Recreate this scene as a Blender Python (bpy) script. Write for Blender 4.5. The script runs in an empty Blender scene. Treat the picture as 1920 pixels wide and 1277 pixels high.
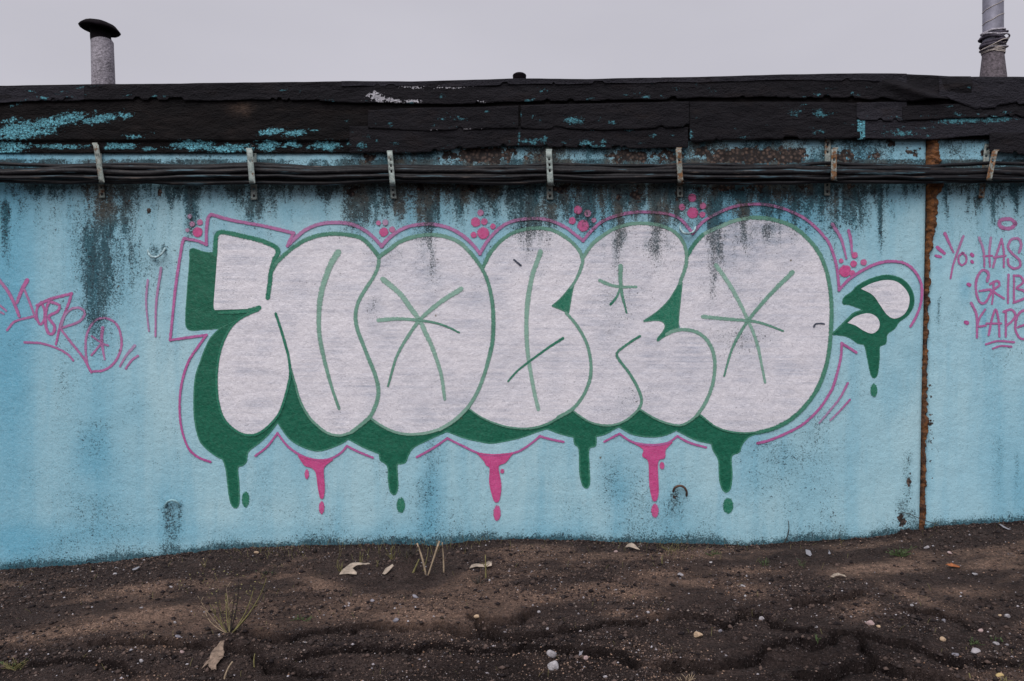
import bpy, math, random
import numpy as np
from mathutils import Vector, geometry

random.seed(7)
rng = np.random.default_rng(11)
SC = bpy.context.scene
COL = SC.collection

# ---------------------------------------------------------------- camera, sky, sun, exposure
F = 1493.0                      # focal length in photo pixels
D = 4.84                        # camera to wall, metres
S = D / F                       # metres per photo pixel on the wall
ZC = (1012 - 638) * S           # eye height above the foot of the wall
cam_d = bpy.data.cameras.new('camera')
cam_d.lens = 36 * F / 1920
cam_d.sensor_width = 36
cam_d.clip_start = 0.05
cam_d.clip_end = 2000
cam = bpy.data.objects.new('camera', cam_d)
COL.objects.link(cam)
cam.location = (0, -D, ZC)
cam.rotation_euler = (math.radians(90), 0, 0)
SC.camera = cam

SUN_EL, SUN_AZ = math.radians(50), math.radians(205)
w = bpy.data.worlds.new('World')
SC.world = w
w.use_nodes = True
wn, wl = w.node_tree.nodes, w.node_tree.links
wn.clear()
out = wn.new('ShaderNodeOutputWorld')
bg = wn.new('ShaderNodeBackground')
sky = wn.new('ShaderNodeTexSky')
sky.sky_type = 'NISHITA'
sky.sun_disc = False
sky.sun_elevation = SUN_EL
sky.sun_rotation = SUN_AZ
sky.dust_density = 3
tc = wn.new('ShaderNodeTexCoord')
mp = wn.new('ShaderNodeMapping')
mp.inputs['Scale'].default_value = (1, 1, 2.6)
nz = wn.new('ShaderNodeTexNoise')
nz.inputs['Scale'].default_value = 1.7
nz.inputs['Detail'].default_value = 5
nz.inputs['Roughness'].default_value = 0.45
cr = wn.new('ShaderNodeValToRGB')
cr.color_ramp.elements[0].position = 0.3
cr.color_ramp.elements[0].color = (3.08, 3.02, 3.36, 1)
cr.color_ramp.elements[1].position = 0.7
cr.color_ramp.elements[1].color = (3.66, 3.57, 3.95, 1)
mx = wn.new('ShaderNodeMixRGB')
mx.inputs[0].default_value = 0.97
bg.inputs['Strength'].default_value = 0.08
wl.new(tc.outputs['Generated'], mp.inputs[0])
wl.new(mp.outputs[0], nz.inputs['Vector'])
wl.new(nz.outputs['Fac'], cr.inputs[0])
wl.new(sky.outputs[0], mx.inputs[1])
wl.new(cr.outputs[0], mx.inputs[2])
wl.new(mx.outputs[0], bg.inputs['Color'])
wl.new(bg.outputs[0], out.inputs['Surface'])

sun_d = bpy.data.lights.new('sun', 'SUN')
sun_d.energy = 1.35
sun_d.angle = math.radians(55)
sun_d.color = (1.0, 0.975, 0.96)
sun = bpy.data.objects.new('sun', sun_d)
COL.objects.link(sun)
# light arrives from behind the camera's left shoulder, high up
dv = Vector((0.32, 0.88, -1.15))
sun.rotation_euler = dv.to_track_quat('-Z', 'Y').to_euler()

SC.view_settings.view_transform = 'Standard'
SC.view_settings.look = 'None'
SC.view_settings.exposure = 1.0
SC.view_settings.gamma = 1
SC.view_settings.use_curve_mapping = False


# ---------------------------------------------------------------- helpers
def X(px, Y=0.0):
    return (px - 960) * (D + Y) / F


def Z(py, Y=0.0):
    return ZC - (py - 638) * (D + Y) / F


_tab = {}


def vnoise(x, y, seed=0):
    """smooth value noise, 0..1"""
    if seed not in _tab:
        _tab[seed] = np.random.default_rng(seed + 100).random((256, 256))
    T = _tab[seed]
    x = np.asarray(x, float)
    y = np.asarray(y, float)
    xi = np.floor(x).astype(int)
    yi = np.floor(y).astype(int)
    u = x - xi
    v = y - yi
    u = u * u * (3 - 2 * u)
    v = v * v * (3 - 2 * v)
    a = T[xi & 255, yi & 255]
    b = T[(xi + 1) & 255, yi & 255]
    c = T[xi & 255, (yi + 1) & 255]
    d = T[(xi + 1) & 255, (yi + 1) & 255]
    return (a * (1 - u) + b * u) * (1 - v) + (c * (1 - u) + d * u) * v


def fbm(x, y, seed=0, octv=4, gain=0.5):
    t = 0
    a = 1
    n = 0
    for i in range(octv):
        t = t + a * vnoise(x * 2 ** i + 17.3 * i, y * 2 ** i + 5.1 * i, seed + i)
        n += a
        a *= gain
    return t / n


def sstep(a, b, x):
    t = np.clip((np.asarray(x, float) - a) / (b - a), 0, 1)
    return t * t * (3 - 2 * t)


def obj(name, verts, faces, mat, parent=None, smooth=True, attrs=None, origin=None):
    v = np.asarray(verts, float).reshape(-1, 3)
    o0 = np.zeros(3)
    if parent is not None:
        p = parent
        while p is not None:
            o0 = o0 + np.array(p.location)
            p = p.parent
    elif origin is not None:
        o0 = np.array(origin, float)
    loc = np.zeros(3)
    if origin is not None:
        loc = np.array(origin, float) - (o0 if parent is not None else 0)
        if parent is not None:
            o0 = np.array(origin, float)
    me = bpy.data.meshes.new(name)
    if isinstance(faces, np.ndarray):
        v2 = v - o0
        me.vertices.add(len(v2))
        me.vertices.foreach_set('co', v2.astype(np.float32).ravel())
        k = faces.shape[1]
        me.loops.add(faces.size)
        me.loops.foreach_set('vertex_index', faces.astype(np.int32).ravel())
        me.polygons.add(len(faces))
        me.polygons.foreach_set('loop_start', np.arange(0, faces.size, k, dtype=np.int32))
        me.update(calc_edges=True)
        me.validate()
    else:
        me.from_pydata((v - o0).tolist(), [], faces)
        me.update()
    if smooth:
        me.polygons.foreach_set('use_smooth', [True] * len(me.polygons))
    if attrs:
        for k, a in attrs.items():
            a = np.asarray(a, np.float32)
            if a.ndim == 2:
                at = me.attributes.new(k, 'FLOAT_COLOR', 'POINT')
                at.data.foreach_set('color', a.ravel())
            else:
                at = me.attributes.new(k, 'FLOAT', 'POINT')
                at.data.foreach_set('value', a)
    if mat:
        me.materials.append(mat)
    o = bpy.data.objects.new(name, me)
    COL.objects.link(o)
    if parent is not None:
        o.parent = parent
        o.location = loc
    elif origin is not None:
        o.location = origin
    return o


def thing(name, label, cat, loc=(0, 0, 0), group=None):
    o = bpy.data.objects.new(name, None)
    o.empty_display_size = 0.05
    COL.objects.link(o)
    o.location = loc
    return tag(o, label, cat, group)


def tag(o, label=None, cat=None, group=None, kind=None):
    if label:
        o['label'] = label
    if cat:
        o['category'] = cat
    if group:
        o['group'] = group
    if kind:
        o['kind'] = kind
    return o


def grid(nx, ny):
    i = np.arange(nx - 1)[:, None] * ny + np.arange(ny - 1)[None, :]
    return np.stack([i, i + ny, i + ny + 1, i + 1], -1).reshape(-1, 4)


def tube(path, r, n=8, caps=True):
    P = np.asarray(path, float)
    R = np.full(len(P), r) if np.isscalar(r) else np.asarray(r, float)
    T = np.gradient(P, axis=0)
    T /= np.linalg.norm(T, axis=1)[:, None] + 1e-9
    up = np.array([0, 0, 1.0]) if abs(T[0][2]) < 0.9 else np.array([0, 1.0, 0])
    vs = []
    a = np.linspace(0, 2 * math.pi, n, endpoint=False)
    u = np.cross(T[0], up)
    u /= np.linalg.norm(u)
    for k in range(len(P)):
        u = u - T[k] * np.dot(u, T[k])
        u /= np.linalg.norm(u) + 1e-9
        v = np.cross(T[k], u)
        vs.append(P[k] + R[k] * (np.cos(a)[:, None] * u + np.sin(a)[:, None] * v))
    V = np.concatenate(vs)
    f = []
    for k in range(len(P) - 1):
        for j in range(n):
            j2 = (j + 1) % n
            f.append((k * n + j, k * n + j2, (k + 1) * n + j2, (k + 1) * n + j))
    if caps:
        f.append(tuple(range(n - 1, -1, -1)))
        f.append(tuple((len(P) - 1) * n + j for j in range(n)))
    return V, f


def lathe(profile, n=28, cx=0, cy=0, jit=0.0):
    a = np.linspace(0, 2 * math.pi, n, endpoint=False)
    vs = []
    for (r, z) in profile:
        rr = r * (1 + jit * (rng.random(n) - .5))
        vs.append(np.stack([cx + rr * np.cos(a), cy + rr * np.sin(a), np.full(n, z)], -1))
    V = np.concatenate(vs)
    f = []
    for k in range(len(profile) - 1):
        for j in range(n):
            j2 = (j + 1) % n
            f.append((k * n + j, k * n + j2, (k + 1) * n + j2, (k + 1) * n + j))
    return V, f


def merge(parts):
    V, Fc, n = [], [], 0
    for v, f in parts:
        V.append(np.asarray(v, float).reshape(-1, 3))
        Fc += [tuple(int(i) + n for i in q) for q in f]
        n += len(V[-1])
    return np.concatenate(V), Fc


def box(x0, x1, y0, y1, z0, z1):
    v = [(x0, y0, z0), (x1, y0, z0), (x1, y1, z0), (x0, y1, z0), (x0, y0, z1), (x1, y0, z1), (x1, y1, z1), (x0, y1, z1)]
    f = [(0, 3, 2, 1), (4, 5, 6, 7), (0, 1, 5, 4), (1, 2, 6, 5), (2, 3, 7, 6), (3, 0, 4, 7)]
    return v, f


# ---------------------------------------------------------------- node helpers
class NT:
    def __init__(s, tree):
        s.t = tree
        s.n = tree.nodes
        s.l = tree.links

    def new(s, t, **kw):
        n = s.n.new(t)
        for k, v in kw.items():
            setattr(n, k, v)
        return n

    def put(s, sock, v):
        if v is None:
            return
        if isinstance(v, bpy.types.NodeSocket):
            s.l.new(v, sock)
        elif isinstance(v, (tuple, list)) and len(v) == 3 and sock.type == 'RGBA':
            sock.default_value = (*v, 1)
        else:
            sock.default_value = v

    def math(s, op, a, b=None, c=None, clamp=False):
        n = s.new('ShaderNodeMath', operation=op, use_clamp=clamp)
        s.put(n.inputs[0], a)
        s.put(n.inputs[1], b)
        s.put(n.inputs[2], c)
        return n.outputs[0]

    def mix(s, f, a, b, mode='MIX'):
        n = s.new('ShaderNodeMixRGB', blend_type=mode)
        s.put(n.inputs[0], f)
        s.put(n.inputs[1], a)
        s.put(n.inputs[2], b)
        return n.outputs[0]

    def noise(s, vec, scale, detail=2, rough=0.5, lo=0.3, hi=0.7, dist=0.0):
        n = s.new('ShaderNodeTexNoise')
        s.put(n.inputs['Vector'], vec)
        n.inputs['Scale'].default_value = scale
        n.inputs['Detail'].default_value = detail
        n.inputs['Roughness'].default_value = rough
        n.inputs['Distortion'].default_value = dist
        return s.rng(n.outputs['Fac'], lo, hi)

    def rng(s, v, lo, hi, a=0.0, b=1.0, smooth=False):
        n = s.new('ShaderNodeMapRange')
        n.interpolation_type = 'SMOOTHSTEP' if smooth else 'LINEAR'
        s.put(n.inputs[0], v)
        for i, q in zip((1, 2, 3, 4), (lo, hi, a, b)):
            s.put(n.inputs[i], q)
        return n.outputs[0]

    def scale(s, vec, sc):
        n = s.new('ShaderNodeVectorMath', operation='MULTIPLY')
        s.put(n.inputs[0], vec)
        n.inputs[1].default_value = sc
        return n.outputs[0]

    def attr(s, name):
        n = s.new('ShaderNodeAttribute', attribute_name=name)
        return n

    def voro(s, vec, scale, feature='F1'):
        n = s.new('ShaderNodeTexVoronoi', feature=feature)
        s.put(n.inputs['Vector'], vec)
        n.inputs['Scale'].default_value = scale
        return n

    def bump(s, h, strength, dist, normal=None):
        n = s.new('ShaderNodeBump')
        n.inputs['Strength'].default_value = strength
        n.inputs['Distance'].default_value = dist
        s.put(n.inputs['Height'], h)
        s.put(n.inputs['Normal'], normal)
        return n.outputs[0]


def material(name):
    m = bpy.data.materials.new(name)
    m.use_nodes = True
    t = NT(m.node_tree)
    t.n.clear()
    out = t.new('ShaderNodeOutputMaterial')
    b = t.new('ShaderNodeBsdfPrincipled')
    t.l.new(b.outputs[0], out.inputs[0])
    pos = t.new('ShaderNodeNewGeometry').outputs['Position']
    return m, t, b, pos, out


def simple(name, col, rough=0.7, var=0.25, scale=40, metal=0.0, bump=0.3, bd=0.002, spec=0.4, local=False):
    m, t, b, pos, _ = material(name)
    if local:
        pos = t.new('ShaderNodeTexCoord').outputs['Object']
    n = t.noise(pos, scale, 4, 0.6)
    dark = tuple(c * (1 - var) for c in col)
    lite = tuple(min(1, c * (1 + var)) for c in col)
    t.put(b.inputs['Base Color'], t.mix(n, dark, lite))
    b.inputs['Roughness'].default_value = rough
    b.inputs['Metallic'].default_value = metal
    b.inputs['Specular IOR Level'].default_value = spec
    if bump:
        t.put(b.inputs['Normal'], t.bump(t.noise(pos, scale * 2.5, 3), bump, bd))
    return m


# weathering shared by the plaster and by everything painted on it ---------------
def make_weather():
    g = bpy.data.node_groups.new('weather', 'ShaderNodeTree')
    g.interface.new_socket('Color', in_out='INPUT', socket_type='NodeSocketColor')
    g.interface.new_socket('Amount', in_out='INPUT', socket_type='NodeSocketFloat')
    g.interface.new_socket('Color', in_out='OUTPUT', socket_type='NodeSocketColor')
    g.interface.new_socket('Normal', in_out='OUTPUT', socket_type='NodeSocketVector')
    g.interface.new_socket('Rough', in_out='OUTPUT', socket_type='NodeSocketFloat')
    t = NT(g)
    gi = t.new('NodeGroupInput')
    go = t.new('NodeGroupOutput')
    pos = t.new('ShaderNodeNewGeometry').outputs['Position']
    grime = t.math('MULTIPLY', t.attr('grime').outputs['Fac'], gi.outputs['Amount'])
    rust = t.attr('rust').outputs['Fac']
    bare = t.attr('bare').outputs['Fac']
    # speckle threshold
    fine = t.noise(pos, 120, 3, 0.8, 0.34, 0.66)
    mid = t.noise(pos, 45, 3, 0.6, 0.3, 0.7)
    streak = t.noise(t.scale(pos, (34, 34, 2.4)), 1, 3, 0.55, 0.3, 0.7)
    thr = t.math('ADD', t.math('MULTIPLY', fine, 0.66), t.math('ADD', t.math('MULTIPLY', mid, 0.20), t.math('MULTIPLY', streak, 0.14)))
    m = t.rng(t.math('SUBTRACT', t.math('MULTIPLY', grime, 1.02), thr), -0.14, 0.18)
    patchy = t.noise(t.scale(pos, (1, 1, .5)), 17, 5, 0.75, 0.34, 0.66)
    m = t.math('MULTIPLY', m, t.rng(patchy, 0, 1, .86, 1.0))
    gcol = t.mix(t.noise(pos, 60, 4, .7), (0.003, 0.006, 0.009), (0.030, 0.034, 0.034))
    rcol = t.mix(mid, (0.018, 0.012, 0.007), (0.11, 0.068, 0.035))
    gcol = t.mix(t.math('MULTIPLY', rust, 0.8, clamp=True), gcol, rcol)
    col = t.mix(t.math('MULTIPLY', m, 0.96), gi.outputs['Color'], gcol)
    # film of thin dirt
    film = t.math('MULTIPLY', t.math('MULTIPLY', t.rng(grime, .14, 1), t.rng(streak, 0, 1, .3, 1)), 0.7, clamp=True)
    col = t.mix(film, col, t.mix(0.8, col, t.mix(t.math('MULTIPLY', rust, .9, clamp=True), (0.02, 0.16, 0.22), (0.075, 0.062, 0.042))))
    # lichen and rust spots: few, round
    v = t.voro(pos, 13)
    rnd = t.new('ShaderNodeSeparateColor')
    t.l.new(v.outputs['Color'], rnd.inputs[0])
    pick = t.math('GREATER_THAN', t.math('ADD', rnd.outputs[0], t.math('MULTIPLY', t.attr('spots').outputs['Fac'], 0.6)), 0.975)
    d = t.math('ADD', v.outputs['Distance'], t.math('MULTIPLY', mid, 0.06))
    sp = t.math('MULTIPLY', pick, t.rng(d, 0.05, 0.14, 1, 0))
    col = t.mix(t.math('MULTIPLY', sp, 0.85), col, (0.10, 0.065, 0.02))
    # bare concrete where the plaster skin has fallen
    crust = t.noise(pos, 26, 4, 0.65, 0.3, 0.7)
    bm = t.rng(t.math('SUBTRACT', bare, t.math('ADD', t.math('MULTIPLY', crust, 0.75), 0.08)), -0.02, 0.03)
    agg = t.voro(t.scale(pos, (1, 1, 1)), 48)
    bcol = t.mix(t.rng(agg.outputs['Distance'], .15, .6), (0.22, 0.15, 0.12), (0.018, 0.014, 0.014))
    bcol = t.mix(t.noise(pos, 30, 4, .7), bcol, (0.030, 0.024, 0.022))
    col = t.mix(bm, col, bcol)
    # tiny chips everywhere
    ch = t.noise(pos, 85, 2, 0.5)
    ch = t.rng(ch, t.math('SUBTRACT', 1.02, t.math('MULTIPLY', grime, .34)), t.math('SUBTRACT', 1.08, t.math('MULTIPLY', grime, .34)))
    col = t.mix(t.math('MULTIPLY', ch, 0.85), col, (0.02, 0.022, 0.03))
    h = t.math('ADD', t.noise(pos, 130, 3, 0.6, 0.2, 0.8), t.math('MULTIPLY', t.noise(pos, 38, 3, 0.6, 0.2, 0.8), 1.4))
    h = t.math('SUBTRACT', h, t.math('MULTIPLY', bm, 2.2))
    h = t.math('ADD', h, t.math('MULTIPLY', t.math('MULTIPLY', bm, agg.outputs['Distance']), -1.5))
    t.l.new(col, go.inputs['Color'])
    big = t.noise(pos, 7, 4, 0.6, 0.2, 0.8)
    nb = t.bump(big, 0.5, 0.012)
    t.l.new(t.bump(h, 0.36, 0.0032, nb), go.inputs['Normal'])
    t.l.new(t.rng(m, 0, 1, 0.62, 0.9), go.inputs['Rough'])
    return g


WEATHER = make_weather()


def wall_material(name, ca, cb, cdeep, panel=0.0):
    m, t, b, pos, _ = material(name)
    tint = t.attr('tint').outputs['Fac']
    n = t.noise(t.scale(pos, (1, 1, 0.55)), 2.6, 5, 0.6, 0.25, 0.75)
    col = t.mix(n, ca, cb)
    st = t.noise(t.scale(pos, (9, 9, 0.9)), 1, 4, 0.6, 0.45, 0.8)
    col = t.mix(t.math('MULTIPLY', st, 0.45), col, cdeep)
    col = t.mix(t.math('MULTIPLY', tint, 0.9, clamp=True), col, cdeep)
    # grainy pigment
    gr = t.noise(pos, 170, 2, 0.7, 0.25, 0.75)
    col = t.mix(0.24, col, t.mix(gr, (0.12, 0.2, 0.25), (0.62, 0.75, 0.80)))
    w_ = t.new('ShaderNodeGroup')
    w_.node_tree = WEATHER
    t.l.new(col, w_.inputs['Color'])
    w_.inputs['Amount'].default_value = 1.0
    t.l.new(w_.outputs['Color'], b.inputs['Base Color'])
    t.l.new(w_.outputs['Normal'], b.inputs['Normal'])
    t.l.new(w_.outputs['Rough'], b.inputs['Roughness'])
    b.inputs['Specular IOR Level'].default_value = 0.22
    return m


def paint_material(name, c1, c2, rough=0.55, amount=0.9, alpha=1.0, roller=None, spec=0.4, metal=0.0, soft=True, under=None):
    m, t, b, pos, out = material(name)
    col = t.mix(t.noise(pos, 60, 3, 0.6), c1, c2)
    if roller:
        rn = t.noise(t.scale(pos, (1.6, 2, 50)), 1, 5, 0.7, 0.42, 0.62)
        bl = t.noise(pos, 5, 4, 0.55, 0.36, 0.66)
        col = t.mix(t.math('MULTIPLY', t.math('MULTIPLY', rn, bl), 0.9), col, roller)
        col = t.mix(t.math('MULTIPLY', t.noise(pos, 75, 3, .75, .52, .72), .35), col, (0.30, 0.29, 0.33))
        col = t.mix(t.math('MULTIPLY', t.math('MULTIPLY', t.attr('tint').outputs['Fac'], t.noise(t.scale(pos, (1, 1, 3)), 8, 4, .6)), 1.1, clamp=True), col, (0.36, 0.40, 0.50))
        gr = t.noise(pos, 150, 2, 0.7, 0.25, 0.75)
        col = t.mix(0.28, col, t.mix(gr, (0.2, 0.19, 0.23), (0.9, 0.87, 0.9)))
    if under:      # thin spray: part of the coat beneath still shows in the pigment
        op = t.attr('opacity').outputs['Fac']
        gr = t.noise(pos, 150, 2, 0.6, 0.2, 0.8)
        opn = t.math('MULTIPLY', op, t.rng(gr, 0, 1, 0.84, 1.10), clamp=True)
        col = t.mix(opn, under, col)
    w_ = t.new('ShaderNodeGroup')
    w_.node_tree = WEATHER
    t.l.new(col, w_.inputs['Color'])
    w_.inputs['Amount'].default_value = amount
    t.l.new(w_.outputs['Color'], b.inputs['Base Color'])
    t.l.new(w_.outputs['Normal'], b.inputs['Normal'])
    b.inputs['Roughness'].default_value = rough
    b.inputs['Specular IOR Level'].default_value = spec
    b.inputs['Metallic'].default_value = metal
    if soft:
        e = t.attr('edge').outputs['Fac']
        n = t.noise(pos, 120, 2, 0.6)
        e2 = t.math('ADD', e, t.math('MULTIPLY', t.math('SUBTRACT', n, 0.5), 0.42))
        a = t.rng(e2, 0.55, 1.02, 1, 0, smooth=True)
        tr = t.new('ShaderNodeBsdfTransparent')
        ms = t.new('ShaderNodeMixShader')
        t.l.new(a, ms.inputs[0])
        t.l.new(tr.outputs[0], ms.inputs[1])
        t.l.new(b.outputs[0], ms.inputs[2])
        t.l.new(ms.outputs[0], out.inputs[0])
    return m


M_WALL = wall_material('blue_plaster', (0.285, 0.545, 0.645), (0.40, 0.625, 0.69), (0.065, 0.36, 0.53))
M_WALL2 = wall_material('blue_plaster_right', (0.28, 0.55, 0.67), (0.385, 0.63, 0.71), (0.065, 0.36, 0.53))
M_SILVER = paint_material('silver_roller_paint', (0.73, 0.70, 0.755), (0.89, 0.855, 0.90), 0.38, 0.86, roller=(0.42, 0.45, 0.55), spec=0.6, soft=False)
M_GREENF = paint_material('green_fill_paint', (0.002, 0.085, 0.048), (0.006, 0.135, 0.078), 0.5, 0.2, soft=False)
M_GREEN = paint_material('green_spray_line', (0.004, 0.135, 0.078), (0.010, 0.18, 0.105), 0.5, 0.55, under=(0.42, 0.60, 0.52))
M_PINK = paint_material('pink_spray_line', (0.40, 0.050, 0.23), (0.48, 0.075, 0.29), 0.5, 0.75, under=(0.30, 0.44, 0.55))
M_PINKF = paint_material('pink_fill_paint', (0.50, 0.050, 0.20), (0.58, 0.075, 0.25), 0.5, 0.6, under=(0.30, 0.44, 0.55))
M_INK = paint_material('dark_marker_line', (0.02, 0.03, 0.06), (0.04, 0.05, 0.08), 0.6, 0.5, under=(0.3, 0.35, 0.4))


# ---------------------------------------------------------------- wear maps in photo-pixel units on the wall plane
#            x    y0   y1   halfw strength rust
STREAKS = [
    (292, 466, 500, 9, .55, .1), (283, 466, 474, 5, .7, 0), (307, 464, 474, 5, .7, 0), (1289, 418, 436, 16, .8, .2), (170, 440, 640, 10, .7, .1), (200, 400, 560, 7, .6, .1), (182, 520, 660, 16, .6, .1),
    (186, 345, 452, 30, 1.05, .8), (185, 400, 700, 32, .62, .15), (205, 420, 640, 60, .28, 0), (245, 340, 440, 17, .75, .3), (120, 335, 380, 30, .45, .4),
    (60, 335, 375, 30, .5, .1), (10, 380, 520, 9, .5, 0), (358, 345, 470, 16, .62, .1), (325, 345, 400, 14, .5, .2), (300, 345, 420, 10, .4, 0), (475, 370, 425, 16, .8, .1),
    (440, 345, 375, 22, .4, .1), (560, 345, 372, 30, .35, .3), (600, 345, 395, 14, .4, .2), (664, 340, 450, 26, .95, .7), (690, 345, 430, 16, .6, .2), (742, 345, 400, 20, .7, .3),
    (795, 340, 470, 27, 1.05, .55), (810, 440, 575, 18, .42, 0), (862, 345, 420, 13, .5, .2), (885, 345, 395, 20, .5, .5), (930, 345, 372, 18, .45, .2),
    (988, 340, 500, 15, .82, .45), (1015, 345, 480, 8, .5, .1), (1048, 340, 425, 24, .85, .7), (1090, 345, 450, 18, .8, .6), (1113, 345, 440, 14, .8, .5), (1130, 345, 520, 8, .5, .4),
    (1160, 345, 530, 13, .85, .6), (1190, 345, 400, 20, .8, .8), (1229, 345, 508, 12, 1.0, .55), (1243, 345, 440, 10, .8, .4), (1273, 345, 430, 15, .85, .3), (1300, 345, 400, 12, .6, .3),
    (1335, 345, 580, 8, 1.1, .2), (1350, 420, 520, 24, .5, 0), (1392, 345, 480, 8, .75, .2), (1425, 345, 380, 26, .7, .5), (1432, 425, 470, 40, .45, 0), (1405, 345, 420, 60, .35, .2),
    (1465, 345, 408, 14, .85, .5), (1490, 345, 432, 13, .8, .3), (1530, 345, 440, 18, .8, .2), (1552, 345, 450, 14, .8, .3), (1593, 345, 400, 10, .8, .6), (1600, 345, 450, 18, .5, 0),
    (1650, 340, 500, 3.5, .95, 0), (1672, 340, 372, 12, .5, 0), (1694, 342, 380, 4, .8, 0), (1815, 342, 412, 4, .9, 0), (1862, 342, 430, 4, .8, .1), (1838, 370, 400, 12, .7, .4), (1890, 340, 385, 22, .5, 0),
    (1905, 345, 400, 5, .8, 0), (1790, 342, 372, 14, .5, .1), (1775, 345, 420, 3, .6, 0), (1720, 340, 380, 8, .5, 0),
    (322, 940, 1050, 16, .72, .35), (312, 945, 1010, 5, .7, .5), (338, 945, 1000, 5, .6, .4), (1265, 925, 965, 6, .8, .7), (1272, 920, 1000, 12, .35, .2),
    (180, 790, 900, 42, .34, 0), (185, 930, 1045, 55, .38, 0), (120, 560, 1050, 20, .12, 0), (808, 825, 1015, 17, .42, 0), (720, 860, 940, 30, .3, 0), (790, 900, 1010, 28, .3, 0),
    (1140, 870, 1000, 18, .36, 0), (1190, 880, 990, 40, .30, 0), (1450, 830, 1000, 80, .30, 0), (1530, 780, 870, 30, .3, 0), (1260, 940, 1005, 30, .3, 0), (700, 560, 640, 16, .42, 0),
    (1095, 690, 720, 12, .3, 0), (1185, 730, 800, 40, .38, 0), (1160, 550, 680, 45, .3, 0), (1395, 620, 680, 60, .33, 0), (1000, 400, 470, 50, .32, .1), (1210, 450, 480, 60, .35, .1),
    (1702, 850, 1000, 8, .62, .2), (1690, 940, 1004, 12, .8, .3), (1712, 960, 1000, 10, .7, .2), (1870, 820, 990, 12, .35, 0), (1905, 850, 960, 4, .5, 0), (1760, 560, 640, 4, .5, 0),
    (1900, 345, 450, 40, .22, 0), (1540, 345, 460, 110, .40, 0), (1100, 345, 440, 230, .42, .25), (780, 345, 430, 140, .38, .15), (440, 345, 400, 140, .18, 0), (220, 345, 600, 80, .22, 0),
    (1340, 345, 430, 120, .40, .25)]
rr_ = random.Random(3)
for _ in range(26):
    xx = rr_.choice([rr_.uniform(-1100, -20), rr_.uniform(1950, 3000)])
    STREAKS.append((xx, 342, 342 + rr_.uniform(40, 240), rr_.uniform(5, 30), rr_.uniform(.4, .9), rr_.random() * .6))

BASE = [(-2400, 1098), (-1200, 1095), (-400, 1085), (0, 1068), (120, 1061), (240, 1050), (320, 1040), (400, 1030), (600, 1020), (700, 1019), (830, 1021), (880, 1014), (960, 1010), (1080, 1012),
        (1200, 1017), (1300, 1019), (1400, 1022), (1500, 1015), (1620, 1008), (1700, 999), (1760, 986), (1840, 980), (1920, 976), (2300, 968), (4200, 960)]
BX, BY = [b[0] for b in BASE], [b[1] for b in BASE]
TINTS = [(1395, 600, 90, 190, .42), (1180, 590, 60, 130, .42), (700, 590, 20, 60, .6), (805, 530, 26, 50, .7), (1185, 760, 60, 30, .5), (1270, 700, 50, 60, .35), (1400, 460, 90, 40, .6), (700, 760, 14, 50, .5), (780, 740, 60, 60, .25), (1130, 640, 20, 60, .35), (1000, 460, 40, 30, .3),
         (20, 600, 50, 400, .75), (200, 930, 90, 110, .5), (190, 760, 60, 120, .3), (810, 930, 22, 110, .65), (1160, 940, 26, 70, .6), (1260, 960, 70, 60, .45), (1510, 930, 40, 90, .3),
         (330, 960, 40, 70, .5), (60, 1030, 90, 40, .5), (1625, 600, 40, 200, .15), (1860, 700, 20, 300, .25), (1900, 900, 40, 110, .35), (1500, 400, 100, 60, .7), (1110, 400, 60, 70, .8),
         (790, 385, 60, 50, .5), (190, 500, 70, 170, .5), (1605, 300, 30, 40, .7), (1380, 400, 90, 60, .6), (560, 395, 60, 20, .3), (1560, 860, 90, 70, .2), (640, 1000, 900, 25, .35),
         (1810, 540, 12, 30, .6), (1845, 600, 5, 60, .7)]
BARE = [(905, 290, 60, 16, 1.0), (850, 292, 30, 12, .7), (1000, 292, 25, 14, .45), (1395, 293, 85, 15, 1.0), (1480, 292, 36, 16, .9), (1320, 285, 22, 12, .7), (1180, 293, 50, 12, .75),
        (1580, 292, 22, 16, .7), (1260, 292, 30, 15, .7), (690, 296, 16, 9, .7), (1640, 290, 16, 12, .5), (1715, 288, 18, 16, .55), (1668, 268, 10, 8, .8), (1850, 290, 14, 12, .6),
        (300, 362, 5, 9, .8), (279, 392, 8, 9, .6), (240, 378, 9, 8, .6), (660, 360, 22, 14, .55), (885, 350, 40, 10, .55), (1190, 362, 12, 20, .7), (1160, 372, 5, 16, .75), (1420, 352, 24, 10, .7),
        (1270, 362, 14, 18, .5), (1050, 352, 26, 10, .6), (790, 352, 16, 12, .55), (1595, 350, 8, 14, .7), (1704, 905, 5, 30, .55), (1690, 975, 8, 18, .7), (1732, 700, 5, 140, .35), (1746, 800, 6, 150, .35),
        (1265, 930, 5, 8, .7), (1500, 350, 24, 10, .5), (1350, 352, 60, 8, .6)]


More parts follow.
